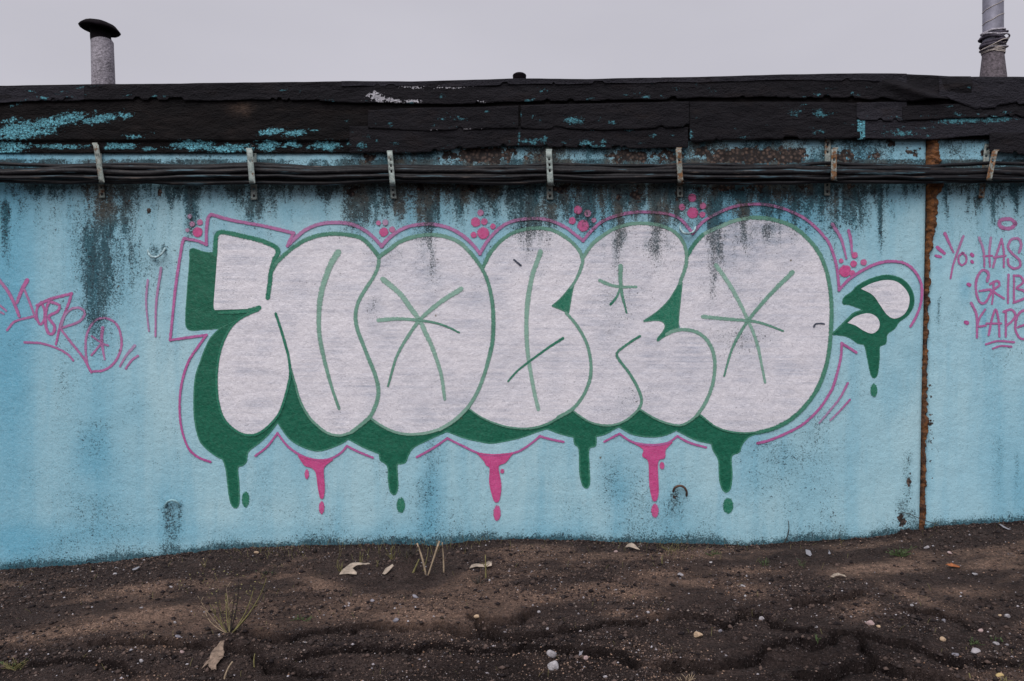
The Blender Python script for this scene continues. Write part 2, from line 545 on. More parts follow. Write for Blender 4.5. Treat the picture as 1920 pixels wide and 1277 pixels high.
def wear(px, py):
    """grime, rust, bare, tint, spots for points on the wall (photo pixels at the wall plane)"""
    px = np.asarray(px, float)
    py = np.asarray(py, float)
    g = np.full(px.shape, 0.10)
    r = np.zeros(px.shape)
    wob = (fbm(px * 0 + 3, py / 45, 5, 2) - .5) * 12 + (fbm(px / 22, py / 40, 21, 2) - .5) * 16
    for (x, y0, y1, hw, st, ru) in STREAKS:
        d = np.abs(px + wob * min(1, hw / 14) - x) / hw
        m = (d < 2.4) & (py > y0 - 12) & (py < y1 + 30)
        if not m.any():
            continue
        t = np.clip((py[m] - y0) / (y1 - y0), 0, 1.2)
        st_ = st if y0 < 420 else st * .72
        v = st_ * np.exp(-d[m] ** 2 * 1.2) * sstep(-12, 4, py[m] - y0) * (1 - sstep(0.25, 1.15, t) * 1.0)
        g[m] = 1 - (1 - np.clip(g[m], 0, .99)) * (1 - np.clip(v * .92, 0, .97))
        r[m] = np.maximum(r[m], ru * v * (1 - t * .5))
    fil = fbm(px / 9 + wob * .10, py / 80, 150, 3) * .75 + fbm(px / 4, py / 9, 155, 2) * .25
    top_ = 1 - sstep(430, 640, py)
    g *= 1 + top_ * ((.52 + .95 * sstep(.30, .70, fil)) - 1)
    nA = fbm(px / 60, py / 60, 40, 4)
    nB = fbm(px / 14, py / 20, 44, 3)
    # below the cable run
    g += .9 * np.exp(-np.clip(py - 338, 0, 999) / (8 + 26 * sstep(.4, .7, fil))) * (py > 300) * (.1 + 1.3 * nA * nB * 1.6)
    r += .5 * np.exp(-np.clip(py - 338, 0, 999) / 18) * (py > 300) * nA
    # band between felt and cables
    band = (py < 312)
    mid_ = sstep(600, 720, px) * (1 - sstep(1580, 1680, px))
    g += np.where(band, (.24 + .75 * (nA - .40) * 2) * (.25 + .75 * mid_) + .15 * sstep(.5, .7, nB), 0)
    # foot of the wall
    base = np.interp(px, BX, BY)
    hb = base - py
    g += 1.15 * np.exp(-np.clip(hb, 0, 999) / 7) * (.25 + nB * 1.3) + .30 * np.exp(-np.clip(hb, 0, 999) / 34) * sstep(.35, .7, nA)
    g += .35 * np.exp(-((px - 60) / 140) ** 2) * np.exp(-np.clip(hb, 0, 999) / 18)
    g += .07 * (sstep(.5, .75, nA)) + .05 * nB
    t = sstep(.52, .75, fbm(px / 130, py / 170, 60, 3)) * .28
    for (x, y, rx, ry, s) in TINTS:
        t = t + s * np.exp(-((px - x) / rx) ** 2 - ((py - y) / ry) ** 2)
    t = t + .30 * np.exp(-np.clip(py - 335, 0, 999) / 60) + .32 * sstep(330, -60, px) + .22 * sstep(1780, 1960, px) * sstep(640, 900, py)  # blue deepens towards the outer sides, painting in some lens vignetting
    b = np.zeros(px.shape)
    for (x, y, rx, ry, s) in BARE:
        b = np.maximum(b, s * np.exp(-(((px - x) / rx) ** 2 + ((py - y) / ry) ** 2) * .8))
    sp = .45 * np.exp(-((px - 230) / 90) ** 2 - ((py - 450) / 100) ** 2) + .22 * np.exp(-((py - 360) / 50) ** 2) * (px < 1650)
    g *= 1 - .45 * np.exp(-((px - 800) / 500) ** 2 - ((py - 640) / 90) ** 2) * (g < .4)
    low_ = sstep(620, 780, py) * sstep(4, 30, hb)
    g = .08 + (g - .08) * (.90 + .5 * fbm(px / 9, py / 16, 47, 3)) * (1 - .27 * low_)
    r = r * 1.25 + .25 * sstep(.5, .7, nA) * (py < 420) + .75 * sstep(.45, .62, fbm(px / 22, py / 50, 160, 3)) * sstep(600, 680, px) * (1 - sstep(1540, 1640, px)) * (1 - sstep(380, 450, py)) + .9 * np.exp(-((px - 190) / 34) ** 2) * (1 - sstep(380, 430, py))
    return dict(grime=np.clip(g, 0, 9) / (1 + (np.clip(g, 0, 9) / .86) ** 4) ** .25, rust=np.clip(r, 0, 1), bare=np.clip(b, 0, 1), tint=np.clip(t, 0, 1), spots=sp)


def relief(px, py):
    """slow undulation of the plaster, metres towards the viewer"""
    return -0.010 * fbm(np.asarray(px, float) / 230, np.asarray(py, float) / 260, 80, 2)


# ---------------------------------------------------------------- building
def spaced(a, b, fine_a, fine_b, step, coarse):
    l = [np.arange(a, fine_a, coarse), np.arange(fine_a, fine_b, step), np.arange(fine_b, b + coarse * .5, coarse)]
    return np.concatenate(l)


building = thing('garage_building', 'long low concrete garage with peeling pale blue plaster and black felt along its roof edge', 'building', (0, 0, 0))


def panel(name, x0, x1, fa, fb, yoff, mat, label):
    xs = np.unique(np.clip(spaced(x0, x1, fa, fb, 3.6, 30), x0, x1))
    ys = np.concatenate([np.arange(250, 1110, 3.6), [1110, 1200]])
    PX, PY = np.meshgrid(xs, ys, indexing='ij')
    lean = np.clip(PY - 345, 0, 700) / 655 * -13 * sstep(90, 0, np.abs(PX - 1741.5))
    PX = PX + lean
    edge = np.minimum(np.abs(PX - lean - x0), np.abs(PX - lean - x1))
    yy = relief(PX, PY) + yoff + .004 * (vnoise(PX / 9, PY / 9, 3) - .5) * (PY < 345)
    yy = yy + .012 * np.exp(-edge / 3.0)
    V = np.stack([X(PX), yy, Z(PY)], -1).reshape(-1, 3)
    Fc = grid(len(xs), len(ys))
    return tag(obj(name, V, Fc[:, ::-1], mat, building, attrs={k: v.ravel() for k, v in wear(PX, PY).items()}), label)


panel('wall_panel', -2300, 1737, -30, 1737, 0.0, M_WALL, 'wide wall panel carrying the silver and green lettering')
panel('wall_panel', 1746, 4300, 1746, 1960, 0.006, M_WALL2, 'wall panel right of the rusty orange joint')

M_GAP = simple('dark_recess', (0.02, 0.018, 0.016), 0.95, .3, 30)
obj('joint_backing', *box(X(1725), X(1775), .012, .03, Z(1200), Z(240)), M_GAP, building, smooth=False)
M_CONC = simple('grey_concrete', (0.20, 0.19, 0.19), 0.9, .3, 12)
v_, f_ = merge([box(X(-2300), X(4300), 0.03, 0.24, Z(1250), Z(205)), box(X(-2300), X(-2292), .24, 6, Z(1250), Z(205)), box(X(4292), X(4300), .24, 6, Z(1250), Z(205)), box(X(-2300), X(4300), 6, 6.2, Z(1250), Z(205))])
obj('wall_core', v_, f_, M_CONC, building, smooth=False)

# orange sealant squeezed out of the joint: y, left, right
FOAM = [(258, 1739, 1763), (285, 1737, 1762), (303, 1736, 1766), (330, 1738, 1772), (345, 1740, 1772), (352, 1738, 1768), (370, 1738, 1759), (385, 1738, 1761), (400, 1739, 1760), (425, 1738, 1757), (455, 1737, 1753),
        (468, 1736, 1750), (474, 1736, 1744), (500, 1736, 1743), (520, 1735, 1742), (545, 1735, 1744), (555, 1734, 1743), (575, 1734, 1741), (610, 1733, 1740), (620, 1733, 1742), (650, 1732, 1738), (665, 1731, 1741),
        (690, 1730, 1737), (715, 1729, 1740), (740, 1730, 1737), (780, 1728, 1738), (790, 1727, 1740), (820, 1728, 1740), (830, 1729, 1736), (880, 1728, 1735), (930, 1727, 1737), (945, 1724, 1736), (960, 1725, 1738), (985, 1722, 1733), (1003, 1720, 1733)]
fy = np.arange(256, 1003, 1.6)
fl = np.interp(fy, [a[0] for a in FOAM], [a[1] for a in FOAM]) + (vnoise(fy / 5, fy * 0, 7) - .5) * 3 - .3 * (fy > 470)
fr = np.interp(fy, [a[0] for a in FOAM], [a[2] for a in FOAM]) + (fbm(fy / 7, fy * 0, 9, 3) - .5) * 10 + .6 * (fy > 470)
us = np.linspace(0, 1, 15)
PY = np.repeat(fy[:, None], 15, 1)
PX = fl[:, None] * (1 - us) + fr[:, None] * us
bulge = np.sin(us * math.pi)[None, :] ** .6
wd = np.clip((fr - fl), 3, 30)[:, None] / 30
yy = 0.006 - bulge * (.016 + .02 * wd) * (.35 + 1.2 * fbm(PX / 6, PY / 7, 33, 3)) + .014 * (1 - bulge)
m, t, b, pos, _ = material('rusty_orange_sealant')
c = t.mix(t.noise(pos, 35, 4, .65), (0.040, 0.018, 0.010), (0.27, 0.098, 0.020))
c = t.mix(t.noise(pos, 140, 2, .6, .5, .8), c, (0.03, 0.014, 0.01))
c = t.mix(t.math('MULTIPLY', t.math('MULTIPLY', t.attr('low').outputs['Fac'], t.noise(pos, 14, 3, .6, .38, .55)), .8), c, (0.035, 0.018, 0.014))
t.put(b.inputs['Base Color'], c)
b.inputs['Roughness'].default_value = .85
t.put(b.inputs['Normal'], t.bump(t.noise(pos, 110, 4), .9, .004))
M_FOAM = m
obj('joint_sealant', np.stack([X(PX), yy, Z(PY)], -1).reshape(-1, 3), grid(len(fy), 15), M_FOAM, building,
    attrs={'low': (sstep(470, 560, PY) * (.4 + .6 * vnoise(PX / 9, PY / 14, 4))).ravel()})

# ---- tarred concrete fascia under the felt
PATCH = [  # blue paint still showing on the tar: x, y, rx, ry, strength, tilt
    (30, 243, 50, 14, 1.0, -.25), (100, 228, 70, 12, 1.0, -.22), (190, 222, 45, 9, .95, -.18), (60, 250, 60, 9, .9, -.2), (238, 217, 16, 6, .8, -.3), (150, 212, 10, 3, .6, 0), (20, 225, 22, 6, .8, -.2),
    (250, 256, 22, 5, .8, 0), (288, 249, 8, 4, .5, 0), (20, 272, 32, 9, 1.1, 0), (110, 273, 55, 6, .9, 0), (220, 272, 38, 7, .9, 0), (275, 277, 20, 5, .8, 0), (360, 271, 45, 9, 1.1, 0), (430, 277, 50, 9, 1.0, 0),
    (500, 272, 22, 10, 1.05, 0), (545, 270, 20, 8, .9, 0), (610, 272, 34, 9, 1.0, 0), (660, 268, 14, 8, .9, 0), (510, 246, 26, 7, 1.0, -.1), (553, 249, 24, 7, .95, -.15), (590, 244, 12, 3, .7, 0), (75, 184, 12, 3, .7, 0), (287, 182, 9, 3, .6, -.4),
    (30, 195, 20, 5, .5, -.3), (650, 225, 6, 4, .7, 0), (15, 283, 30, 5, .9, 0), (1000, 266, 30, 6, .8, 0), (1180, 268, 30, 6, .9, 0), (1240, 262, 30, 8, .6, 0), (1350, 266, 40, 6, .9, 0), (1500, 267, 60, 6, .8, 0)]


def patches(px, py, lst):
    b = np.zeros(np.shape(px))
    for (x, y, rx, ry, s, a) in lst:
        u = (px - x)
        v = (py - y)
        u2 = u * math.cos(a) + v * math.sin(a)
        v2 = -u * math.sin(a) + v * math.cos(a)
        b = np.maximum(b, s * np.exp(-((u2 / rx) ** 2 + (v2 / ry) ** 2) * .7))
    return b


def tar_material(name, base, lite, rough=.6, blue=(0.16, 0.46, 0.56), spec=.10, grit=0.0):
    m, t, b, pos, _ = material(name)
    c = t.mix(t.noise(t.scale(pos, (3, 3, 9)), 1.5, 5, .6, .35, .75), base, lite)
    if grit:
        c = t.mix(t.math('MULTIPLY', t.noise(pos, 160, 2, .7, .35, .7), grit), c, (0.06, 0.057, 0.07))
    # brown dust, worn spots
    c = t.mix(t.math('MULTIPLY', t.noise(t.scale(pos, (2, 2, 5)), 2.2, 4, .6, .55, .85), .45), c, (0.035, 0.024, 0.021))
    c = t.mix(t.math('MULTIPLY', t.attr('dust').outputs['Fac'], t.noise(pos, 14, 5, .7), clamp=True), c, (0.16, 0.105, 0.08))
    at = t.attr('blue').outputs['Fac']
    cr_ = t.voro(pos, 55, 'DISTANCE_TO_EDGE')
    n = t.math('ADD', t.math('MULTIPLY', t.noise(t.scale(pos, (1, 1, 1.6)), 34, 5, .8, .3, .7), 1.0), .08)
    msk = t.rng(t.math('SUBTRACT', at, n), -.02, 0.10)
    n3 = t.noise(pos, 90, 3, .6)
    msk = t.math('MULTIPLY', msk, t.rng(t.math('ADD', cr_.outputs['Distance'], t.math('MULTIPLY', n3, .08)), .06, .10, .0, 1))
    msk = t.math('MULTIPLY', msk, t.noise(pos, 62, 4, .75, .36, .44))
    bcol = t.mix(t.noise(pos, 30, 3), tuple(q * .7 for q in blue), tuple(min(1, q * 1.15) for q in blue))
    c = t.mix(msk, c, bcol)
    wt = t.attr('white').outputs['Fac']
    wm = t.rng(t.math('SUBTRACT', wt, t.noise(t.scale(pos, (1, 1, 1)), 80, 3, .6)), .0, .08)
    c = t.mix(wm, c, (0.45, 0.44, 0.48))
    t.put(b.inputs['Base Color'], c)
    b.inputs['Roughness'].default_value = rough
    b.inputs['Specular IOR Level'].default_value = spec
    h = t.math('ADD', t.noise(pos, 120, 3, .6), t.math('ADD', t.math('MULTIPLY', t.noise(t.scale(pos, (.5, .5, 1)), 20, 5, .65), 3.0), t.math('MULTIPLY', msk, .5)))
    t.put(b.inputs['Normal'], t.bump(h, .8, .006))
    return m


M_TAR = tar_material('tarred_concrete', (0.0055, 0.005, 0.006), (0.012, 0.0095, 0.010), .7)
M_FELT = tar_material('black_roofing_felt', (0.008, 0.0075, 0.0095), (0.0155, 0.014, 0.017), .8, blue=(0.09, 0.27, 0.33), grit=.14)
M_FELTG = tar_material('gritty_grey_felt', (0.015, 0.0145, 0.019), (0.027, 0.026, 0.033), .9, blue=(0.10, 0.30, 0.36), grit=.35)

FO = -0.034       # face of the fascia
xs = np.unique(np.clip(spaced(-2300, 4300, -30, 1960, 3.2, 30), -2300, 4300))
prof_y = np.concatenate([np.arange(160, 262, 3.0), [262, 263.5, 265, 268, 271, 274, 277, 280, 283, 285.5]])
PX, PY = np.meshgrid(xs, prof_y, indexing='ij')
bot = np.interp(PX, [-2300, 640, 700, 4300], [1, 1, .25, .25])
yy = FO + .010 * (fbm(PX / 40, PY / 25, 12, 3) - .5) + np.where(PY > 262.5, .014, 0)
ext = np.where(PX > 660, 262 + (PY - 160) * 0, 9999)
PY2 = np.where(PX > 690, 160 + (PY - 160) * (100 / 125.5), PY)
V = np.stack([X(PX, FO), yy, Z(PY2, FO)], -1)
lip = V[:, -1, :].copy()
lip[:, 1] = 0.02
lip[:, 2] += .01
V = np.concatenate([V, lip[:, None, :]], 1)
PXa = np.concatenate([PX, PX[:, -1:]], 1)
PYa = np.concatenate([PY2, PY2[:, -1:] + 2], 1)
worn = .5 * np.exp(-((PXa - 452) / 20) ** 2 - ((PYa - 204) / 12) ** 2) * fbm(PXa / 8, PYa / 8, 95, 3)
obj('fascia', V.reshape(-1, 3), grid(len(xs), len(prof_y) + 1)[:, ::-1], M_TAR, building,
    attrs={'blue': patches(PXa, PYa, PATCH).ravel(), 'white': worn.ravel() * 0, 'dust': worn.ravel() * 2})


def felt(label, x0, x1, top, botm, y0, mat, blue=(), white=(), amp=.010, fold=None, thick=.002, seed=0, step=4.0, back=True, flare=.005):
    """one strip of roofing felt nailed over the fascia; top / botm are (x, y) polylines"""
    xs = np.concatenate([[x0], np.arange(math.ceil(x0 / 30) * 30 + 1, max(x0 + 2, -30), 30), np.arange(max(x0 + 2, -30), min(x1 - 1, 1970), step), np.arange(max(1970, x0 + 2), x1 - 1, 30), [x1]])
    xs = np.unique(xs)
    tp = np.interp(xs, [a[0] for a in top], [a[1] for a in top]) + (fbm(xs / 90, xs * 0 + seed, seed, 3) - .5) * 2.0
    bt = np.interp(xs, [a[0] for a in botm], [a[1] for a in botm]) + (fbm(xs / 60, xs * 0 + seed, seed + 9, 5, .6) - .5) * 5.0 - 5 * sstep(.66, .72, fbm(xs / 16, xs * 0 + seed, seed + 31, 2)) * sstep(.5, .62, fbm(xs / 90, xs * 0, seed + 37, 2))
    nv = 14
    v = np.linspace(0, 1, nv)
    PX = np.repeat(xs[:, None], nv, 1)
    PY = tp[:, None] * (1 - v) + bt[:, None] * v
    yy = y0 - .8 * amp * (fbm(PX / 55, PY / 18, seed + 20, 3) - .3) - flare * v[None, :] ** 4 * fbm(PX / 50, PY * 0, seed + 3, 2)
    if fold:
        yy = yy - fold(PX, PY)
    V = np.stack([X(PX, y0), yy, Z(PY, y0)], -1)
    bl = patches(PX, PY, blue)
    wh = patches(PX, PY, white)
    rs = random.Random(seed * 7 + 1)
    lo = [(rs.uniform(max(x0, -20), min(x1, 1940)), rs.uniform(0, 1), rs.uniform(4, 18), rs.uniform(1.5, 5), rs.uniform(.45, .72), rs.uniform(-.2, .2)) for _ in range(int((min(x1, 1940) - max(x0, -20)) / 32))]
    lo = [(a, np.interp(a, xs, tp) * (1 - q ** .5) + np.interp(a, xs, bt) * q ** .5, c_, d_, e_, f_) for a, q, c_, d_, e_, f_ in lo]
    if seed not in (5, 6, 7, 15):
        bl = np.maximum(bl, patches(PX, PY, lo))
    # return edges: top goes back over the roof, the bottom edge has its thickness
    tb = V[:, :1].copy()
    tb[..., 1] += thick if not back else .32
    tb[..., 2] += 0 if not back else .012
    bb = V[:, -1:].copy()
    bb[..., 1] += thick
    V = np.concatenate([tb, V, bb], 1)
    bl = np.concatenate([bl[:, :1] * 0, bl, bl[:, -1:] * 0], 1)
    wh = np.concatenate([wh[:, :1] * 0, wh, wh[:, -1:] * 0], 1)
    nn = nv + 2
    nx = len(xs)
    Fc = [tuple(q) for q in grid(nx, nn)[:, ::-1]]
    Vf = V.reshape(-1, 3)
    n0 = len(Vf)
    l0 = Vf[:nn].copy()
    l0[:, 1] += thick
    l1 = Vf[-nn:].copy()
    l1[:, 1] += thick
    Vf = np.concatenate([Vf, l0, l1])
    for k in range(nn - 1):
        Fc.append((k, k + 1, n0 + k + 1, n0 + k))
        a = (nx - 1) * nn
        Fc.append((a + k + 1, a + k, n0 + nn + k, n0 + nn + k + 1))
    z = np.zeros(2 * nn)
    return tag(obj('felt_strip', Vf, Fc, mat, building, attrs={'blue': np.concatenate([bl.ravel(), z]), 'white': np.concatenate([wh.ravel(), z])}), label)


TOP = [(-2300, 165), (0, 161), (160, 158), (300, 157), (500, 154), (640, 152), (800, 152), (960, 147), (1100, 148), (1280, 144), (1450, 140), (1620, 137), (1700, 138), (1780, 143), (1920, 144), (4300, 150)]


def fold_r(PX, PY):
    d = (PY - (150 + (PX - 1640) * .33))
    return .035 * np.exp(-(d / 9) ** 2) * sstep(1640, 1690, PX) * (1 - sstep(1740, 1800, PX)) + .02 * np.exp(-((PX - 1810) / 40) ** 2 - ((PY - 160) / 12) ** 2)


felt('long strip of felt folded over the roof edge on the left', -2300, 640, TOP, [(-2300, 190), (0, 192), (160, 188), (320, 187), (640, 188)], FO - .0088, M_FELT, seed=1, blue=[(80, 184, 14, 4, .9, 0), (288, 182, 9, 3, .8, -.4), (30, 194, 22, 4, .7, -.2)])
felt('grey faded patch of felt at the left end of the roof edge', -40, 158, [(-40, 164), (160, 160)], [(-40, 196), (40, 190), (158, 187)], FO - .0121, M_FELTG, seed=2, amp=.006, blue=[(80, 184, 10, 4, .9, 0), (35, 194, 22, 5, .8, -.3)])
felt('top strip of wrinkled felt in the middle of the roof edge', 600, 1250, TOP, [(600, 190), (700, 193), (850, 195), (960, 190), (1250, 186)], FO - .0132, M_FELT, seed=3, amp=.016,
     white=[(708, 183, 16, 7, .95, .5), (735, 188, 20, 4, .9, .2), (775, 190, 16, 3, .85, 0), (770, 162, 22, 3, .8, .1), (845, 163, 26, 2.5, .7, 0), (695, 175, 14, 2, .7, -.5), (905, 192, 10, 2, .6, 0)])
felt('top strip of smooth felt right of the middle', 1240, 1820, TOP, [(1240, 184), (1400, 182), (1600, 184), (1720, 190), (1820, 182)], FO - .0154, M_FELT, seed=4, amp=.008, fold=fold_r)
felt('grey gritty felt lip along the top edge on the right', 1060, 1700, TOP, [(1060, 158), (1280, 154), (1450, 150), (1620, 150), (1700, 158)], FO - .0187, M_FELTG, seed=5, amp=.004, flare=.003)
felt('grey gritty felt lip above the middle of the lettering', 640, 1062, TOP, [(640, 162), (760, 160), (860, 162), (960, 158), (1062, 158)], FO - .0182, M_FELTG, seed=6, amp=.005, flare=.003)
felt('wide grey felt sheet below the leaning pipe', 1760, 4300, TOP, [(1760, 178), (1830, 204), (1920, 196), (4300, 200)], FO - .0198, M_FELTG, seed=7, amp=.012)
felt('rectangular felt patch left of the vertical blue seam', 690, 972, [(690, 206), (760, 202), (972, 198)], [(690, 240), (800, 246), (880, 242), (972, 240)], FO - .0088, M_FELT, seed=8, amp=.008, back=False, blue=[(912, 209, 6, 3, .7, 0), (922, 228, 5, 3, .5, 0)],
     white=[(800, 247, 16, 2, .5, -.2), (870, 243, 20, 2, .6, 0)])
felt('long felt strip hanging just above the cables, middle', 655, 1290, [(655, 236), (1290, 238)], [(655, 286), (760, 287), (900, 277), (980, 273), (1100, 278), (1290, 277)], FO - .0050, M_FELT, seed=9, amp=.010, back=False,
     blue=[(974, 258, 3, 14, .9, 0), (1005, 266, 26, 6, .85, 0), (1022, 258, 8, 4, .7, 0), (1100, 268, 14, 9, .9, .2), (1120, 274, 20, 4, .8, 0), (1225, 256, 9, 6, .75, 0), (1205, 268, 10, 5, .6, 0), (680, 275, 12, 9, .8, 0), (763, 285, 12, 2, .7, 0), (1105, 244, 10, 2, .7, 0), (1060, 270, 8, 8, .6, 0)])
felt('rectangular felt patch right of the vertical blue seam', 976, 1292, [(976, 196), (1130, 194), (1292, 190)], [(976, 241), (1130, 243), (1292, 238)], FO - .0099, M_FELT, seed=10, amp=.008, back=False,
     blue=[(1078, 226, 18, 8, .85, 0), (1148, 230, 7, 5, .8, 0), (974, 216, 4, 12, .9, 0), (1010, 225, 10, 8, .45, 0)])
felt('big rectangular felt patch above the brown plaster', 1293, 1612, [(1293, 190), (1440, 190), (1612, 192)], [(1293, 268), (1350, 262), (1612, 260)], FO - .0077, M_FELT, seed=11, amp=.007, back=False,
     blue=[(1536, 212, 16, 10, .85, .1), (1490, 210, 20, 10, .6, .1), (1296, 250, 4, 14, .8, 0), (1530, 247, 20, 10, .55, 0), (1390, 258, 16, 5, .7, 0), (1375, 239, 8, 3, .6, 0), (1465, 198, 20, 4, .5, 0)])
felt('small grey felt patch between two dark ones near the joint', 1606, 1700, [(1606, 192), (1700, 190)], [(1606, 225), (1700, 228)], FO - .0121, M_FELTG, seed=12, amp=.005, back=False)
felt('dark felt strip above the joint sealant', 1692, 4300, [(1692, 198), (1920, 190), (4300, 195)], [(1692, 226), (1780, 222), (1920, 218), (4300, 220)], FO - .0143, M_FELT, seed=13, amp=.012, back=False)
felt('lower felt strip with blue paint over the joint', 1619, 4300, [(1619, 226), (1920, 212), (4300, 215)], [(1619, 259), (1750, 262), (1800, 256), (1920, 250), (4300, 255)], FO - .0099, M_FELTG, seed=14, amp=.006, back=False,
     blue=[(1820, 224, 60, 8, .9, 0), (1790, 228, 60, 6, .7, 0), (1680, 245, 30, 12, .5, 0), (1690, 250, 26, 7, .75, 0), (1616, 228, 6, 4, .9, 0), (1880, 222, 30, 5, .8, 0)])
felt('black flap of felt drooping at the right end of the wall', 1855, 4300, [(1855, 248), (4300, 248)], [(1855, 284), (1920, 290), (4300, 290)], FO - .0121, M_FELT, seed=15, amp=.012, back=False)

# narrow vertical seam of blue
felt('narrow strip of blue plaster between the felt patches', 1607, 1622, [(1607, 224), (1622, 224)], [(1607, 262), (1622, 260)], FO - .0110, M_TAR, seed=16, amp=.002, back=False, blue=[(1615, 243, 9, 22, 1.5, 0)])

# roof surface
xs = np.linspace(-2300, 4300, 60)
ys = np.array([-.02, .3, 1, 2, 4, 6.2])
PX, YY = np.meshgrid(xs, ys, indexing='ij')
zz = Z(np.interp(PX, [a[0] for a in TOP], [a[1] + 3 for a in TOP]), -.08) - .02 * YY
obj('roof', np.stack([X(PX), YY, zz], -1).reshape(-1, 3), grid(60, 6), M_FELTG, building, attrs={'blue': np.zeros(360), 'white': np.zeros(360)})

# ---------------------------------------------------------------- pipes on the roof
m, t, b, pos, _ = material('speckled_cement_pipe')
c = t.mix(t.noise(pos, 70, 4, .7, .3, .7), (0.13, 0.115, 0.135), (0.40, 0.37, 0.42))
c = t.mix(t.math('MULTIPLY', t.noise(pos, 9, 4, .6, .5, .8), .7), c, (0.05, 0.045, 0.05))
t.put(b.inputs['Base Color'], c)
b.inputs['Roughness'].default_value = .85
t.put(b.inputs['Normal'], t.bump(t.noise(pos, 70, 4), .7, .006))
M_PIPE = m
M_SOOT = simple('sooty_black_metal', (0.006, 0.004, 0.006), .8, .4, 30, spec=.08)
M_PIPE2 = simple('dark_speckled_cement', (0.12, 0.10, 0.115), .85, .6, 60, bump=.6, bd=.004)
M_WRAP = simple('grey_sheet_wrap', (0.24, 0.235, 0.29), .55, .3, 14, metal=0.2)
M_WIRE = simple('pale_wire', (0.42, 0.37, 0.34), .6, .4, 60)
M_RAG = simple('dark_rag_binding', (0.05, 0.042, 0.06), .85, .5, 40)

YP = 0.75
sp = (D + YP) / F
base_z = Z(170, YP)
vp = bpy.data.objects.new('vent_pipe', None)
COL.objects.link(vp)
vp.parent = building
vp.location = (X(195, YP), YP, base_z)
tag(vp, 'pale speckled cement vent pipe with a black mushroom cap')


def px_lathe(cx, Yp, prof, lean=0.0, n=28, jit=0.0):
    V, f = lathe([(r * sp, Z(y, Yp)) for (r, y) in prof], n, 0, 0, jit)
    zb = Z(157, Yp)
    V[:, 0] += X(cx, Yp) + (V[:, 2] - zb) * lean
    V[:, 1] += Yp
    return V, f


V, f = px_lathe(194, YP, [(20.5, 175), (20, 130), (19.5, 78), (17, 74), (14, 73)], -.03)
obj('pipe', V, f, M_PIPE, vp)
V, f = px_lathe(194, YP, [(17.5, 78), (18, 72), (17.5, 58), (17.8, 52), (16, 48)], -.06)
obj('collar', V, f, M_SOOT, vp)
V, f = lathe([(.01, .055), (14 * sp, .05), (26 * sp, .034), (34 * sp, .010), (35.5 * sp, .0), (33 * sp, -.012), (17 * sp, .0)], 28, 0, 0, .05)
c_, s_ = math.cos(.12), math.sin(.12)
x_, z_ = V[:, 0].copy(), V[:, 2].copy()
V[:, 0] = x_ * c_ + z_ * s_ + X(187, YP)
V[:, 2] = -x_ * s_ + z_ * c_ + Z(54, YP)
V[:, 1] += YP
obj('cap', V, f, M_SOOT, vp)

stub = bpy.data.objects.new('vent_stub', None)
COL.objects.link(stub)
stub.parent = building
stub.location = (X(974, YP), YP, Z(160, YP))
tag(stub, 'small black vent stub barely showing above the roof edge')
V, f = px_lathe(974, YP, [(12.5, 170), (12.5, 143), (13, 142), (12, 139.5), (9, 137.5), (.5, 137)], 0)
obj('cap', V, f, M_SOOT, stub)

rp = bpy.data.objects.new('flue_pipe', None)
COL.objects.link(rp)
rp.parent = building
rp.location = (X(1861, YP), YP, Z(160, YP))
tag(rp, 'tall grey flue pipe bound with wire and rags, leaving the frame')
V, f = px_lathe(1862, YP, [(25, 170), (22.5, 143), (18.5, 105), (18, 98)], 0)
obj('pipe_base', V, f, M_PIPE2, rp)
V, f = px_lathe(1862, YP, [(18, 100), (17.6, 60), (17.5, 0), (17.5, -160)], .0, jit=.015)
obj('pipe', V, f, M_WRAP, rp)
V, f = px_lathe(1862, YP, [(8, -150), (30, -155), (30, -162), (5, -185)], 0)
obj('cap', V, f, M_SOOT, rp)


def ring(cx, cy, r, Yp, tilt, rad, wob=.08, n=40, seed=0):
    a = np.linspace(0, 2 * math.pi, n + 1)
    q = r * sp * (1 + wob * (vnoise(a * 2, a * 0 + seed, seed) - .5) * 2)
    P = np.stack([X(cx, Yp) + q * np.cos(a), Yp + q * np.sin(a), Z(cy, Yp) + tilt * q * np.cos(a) + .01 * (vnoise(a * 1.7, a * 0, seed + 4) - .5)], -1)
    return tube(P, rad, 6, False)


wr = [ring(1862, 101 - i * 2.3, 19 + .6 * (i % 2), YP, .05 * ((i % 3) - 1), .0035, .03, seed=i) for i in range(5)]
wr += [ring(1863, 84, 24, YP, .45, .003, .06, seed=21), ring(1862, 88, 22, YP, .25, .003, .05, seed=22), ring(1862, 36, 17.9, YP, .5, .0022, .01, seed=24), ring(1862, 12, 17.9, YP, .55, .0022, .01, seed=25)]
for q_ in wr:
    obj('binding_wire', *q_, M_WIRE, rp)
rg = [ring(1863, 81, 21, YP, .1, .013, .12, seed=31), ring(1861, 74, 20.5, YP, -.1, .010, .12, seed=32), ring(1864, 66, 20, YP, .15, .008, .1, seed=33), ring(1862, 87, 20, YP, .0, .011, .1, seed=34)]
for q_ in rg:
    obj('rag_binding', *q_, M_RAG, rp)
rg = [ring(1862, 61, 19.5, YP, .08, .007, .1, seed=41), ring(1863, 70, 23, YP, -.12, .006, .15, seed=42), ring(1863, 92, 21, YP, .05, .006, .15, seed=43)]
M_STRAP = simple('white_fabric_strap', (0.36, 0.34, 0.38), .8, .7, 90)
for q_ in rg:
    obj('strap_band', *q_, M_STRAP, rp)

